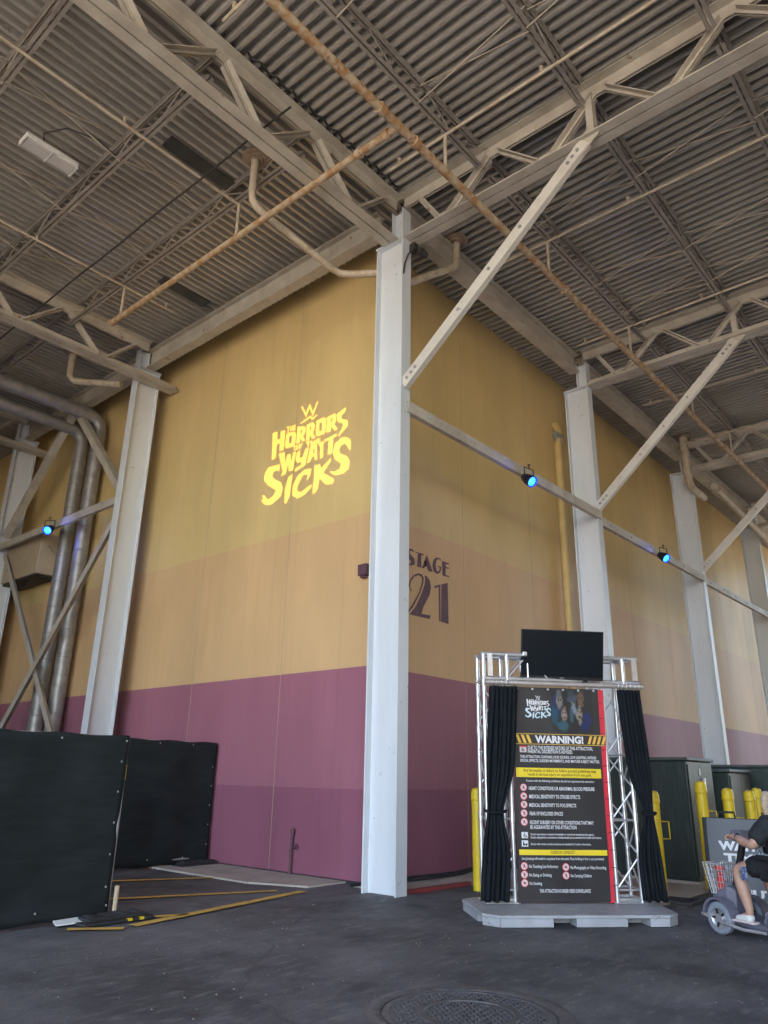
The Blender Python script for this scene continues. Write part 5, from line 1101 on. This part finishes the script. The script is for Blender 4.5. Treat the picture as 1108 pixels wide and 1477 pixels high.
for sg, n in ((1, 'L'), (-1, 'R')):
    N_.update({'sh'+n: (-.65, sg*.19, 1.04, .062), 'el'+n: (-.56, sg*.31, .84, .050), 'fo'+n: (-.42, sg*.29, .875, .044), 'wr'+n: (-.35, sg*.265, .895, .031), 'pa'+n: (-.30, sg*.25, .905, (.042, .022)),
               'th'+n: (-.62, sg*.11, .66, .095), 'kn'+n: (-.24, sg*.19, .61, .066), 'ca'+n: (-.29, sg*.195, .42, .060), 'an'+n: (-.34, sg*.195, .22, .038), 'to'+n: (-.24, sg*.20, .185, .034)})
    E_ += [('chest', 'sh'+n), ('sh'+n, 'el'+n), ('el'+n, 'fo'+n), ('fo'+n, 'wr'+n), ('wr'+n, 'pa'+n), ('hip', 'th'+n), ('th'+n, 'kn'+n), ('kn'+n, 'ca'+n), ('ca'+n, 'an'+n), ('an'+n, 'to'+n)]
    for f in range(4):
        l0 = sg*(.25+.024-.016*f); N_.update({f'f{f}a{n}': (-.25, l0, .912, .0100), f'f{f}b{n}': (-.218, l0, .890, .0092), f'f{f}c{n}': (-.232, l0, .866, .0082)}); E_ += [('pa'+n, f'f{f}a{n}'), (f'f{f}a{n}', f'f{f}b{n}'), (f'f{f}b{n}', f'f{f}c{n}')]
    N_.update({'t1'+n: (-.29, sg*.203, .888, .0105), 't2'+n: (-.258, sg*.198, .868, .0092)}); E_ += [('pa'+n, 't1'+n), ('t1'+n, 't2'+n)]
skin_obj('body', N_, E_, 'skin', rd)
HZ = -.045
b = MB(); b.lathe([(.0, -.012), (.016, 0), (.010, .035), (0, .045)], H(-.512, 0, 1.262+HZ), 8, (HL, HF, UZ)); b.build('nose', 'skin', rd, smooth=True)
for l in (.03, -.03): MB().lathe([(0, -.008), (.010, 0), (0, .008)], H(-.520, l, 1.305+HZ), 8, (HL, UZ, HF)).build('eye', 'pwhite', rd, smooth=True)
MB().box(H(-.516, 0, 1.228+HZ), (.012, .045, .010), (HF, HL, UZ)).build('mouth', 'pred', rd, bevel=.004)
for l in (.078, -.078): MB().lathe([(0, -.008), (.022, 0), (.026, .006), (0, .008)], H(-.605, l, 1.285+HZ), 10, (HF, UZ, HL if l > 0 else -HL)).build('ear', 'skin', rd, smooth=True)
SN = {'a': (-.70, 0, .68, (.205, .185)), 'b': (-.69, 0, .82, (.20, .18)), 'c': (-.665, 0, .98, (.21, .17)), 'd': (-.645, 0, 1.085, .085), 'sL': (-.65, .20, 1.03, .092), 'eL': (-.575, .30, .865, .088), 'sR': (-.65, -.20, 1.03, .092), 'eR': (-.575, -.30, .865, .088)}
skin_obj('shirt', SN, [('a', 'b'), ('b', 'c'), ('c', 'd'), ('c', 'sL'), ('sL', 'eL'), ('c', 'sR'), ('sR', 'eR')], 'shirt', rd)
PN = {'h': (-.70, 0, .675, (.19, .17)), 'tL': (-.60, .115, .66, .125), 'kL': (-.34, .175, .635, .098), 'tR': (-.60, -.115, .66, .125), 'kR': (-.34, -.175, .635, .098)}
skin_obj('shorts', PN, [('h', 'tL'), ('tL', 'kL'), ('h', 'tR'), ('tR', 'kR')], 'shorts', rd)
for sg in (1, -1):
    skin_obj('shoe', {'a': (-.375, sg*.195, .195, (.056, .050)), 'b': (-.28, sg*.20, .185, (.054, .040)), 'c': (-.18, sg*.205, .172, (.046, .028))}, [('a', 'b'), ('b', 'c')], 'shoe', rd)
    MB().box(H(-.275, sg*.20, .153), (.26, .085, .022), (HF, HL, UZ)).build('shoe_sole', 'ppink', rd, bevel=.01)
skin_obj('hair', {'t': (-.618, 0, 1.318, (.098, .105)), 'm': (-.645, 0, 1.245, (.112, .098)), 'n': (-.675, 0, 1.16, (.118, .075)), 'e': (-.725, 0, 1.05, (.085, .04))}, [('t', 'm'), ('m', 'n'), ('n', 'e')], 'hair', rd)
for sg in (1, -1):
    skin_obj('hair', {'a': (-.60, sg*.06, 1.33, .045), 'b': (-.595, sg*.098, 1.26, (.034, .045)), 'c': (-.60, sg*.108, 1.17, (.032, .042)), 'd': (-.62, sg*.11, 1.06, (.022, .030))}, [('a', 'b'), ('b', 'c'), ('c', 'd')], 'hair', rd)
b = MB(); b.pipe([H(-.50, -.14, 1.06), H(-.47, .0, .96), H(-.475, .13, .85), H(-.56, .22, .76), H(-.72, .22, .74), H(-.87, .10, .84)], .024, 8); b.build('strap', 'strap', rd, smooth=True)
MB().lathe([(.033, -.006), (.037, 0), (.033, .006)], H(-.355, .267, .893), 14, (HL, UZ, HF)).build('wristband', 'scooterdark', rd, smooth=True)
b = MB(); b.box(H(-.40, .285, .585), (.07, .025, .12), (HF, HL, UZ)); props(place(b.build('drink_pouch', 'blueplastic', bevel=.012)), 'small blue and white pouch hanging at the rider\'s knee', 'pouch')
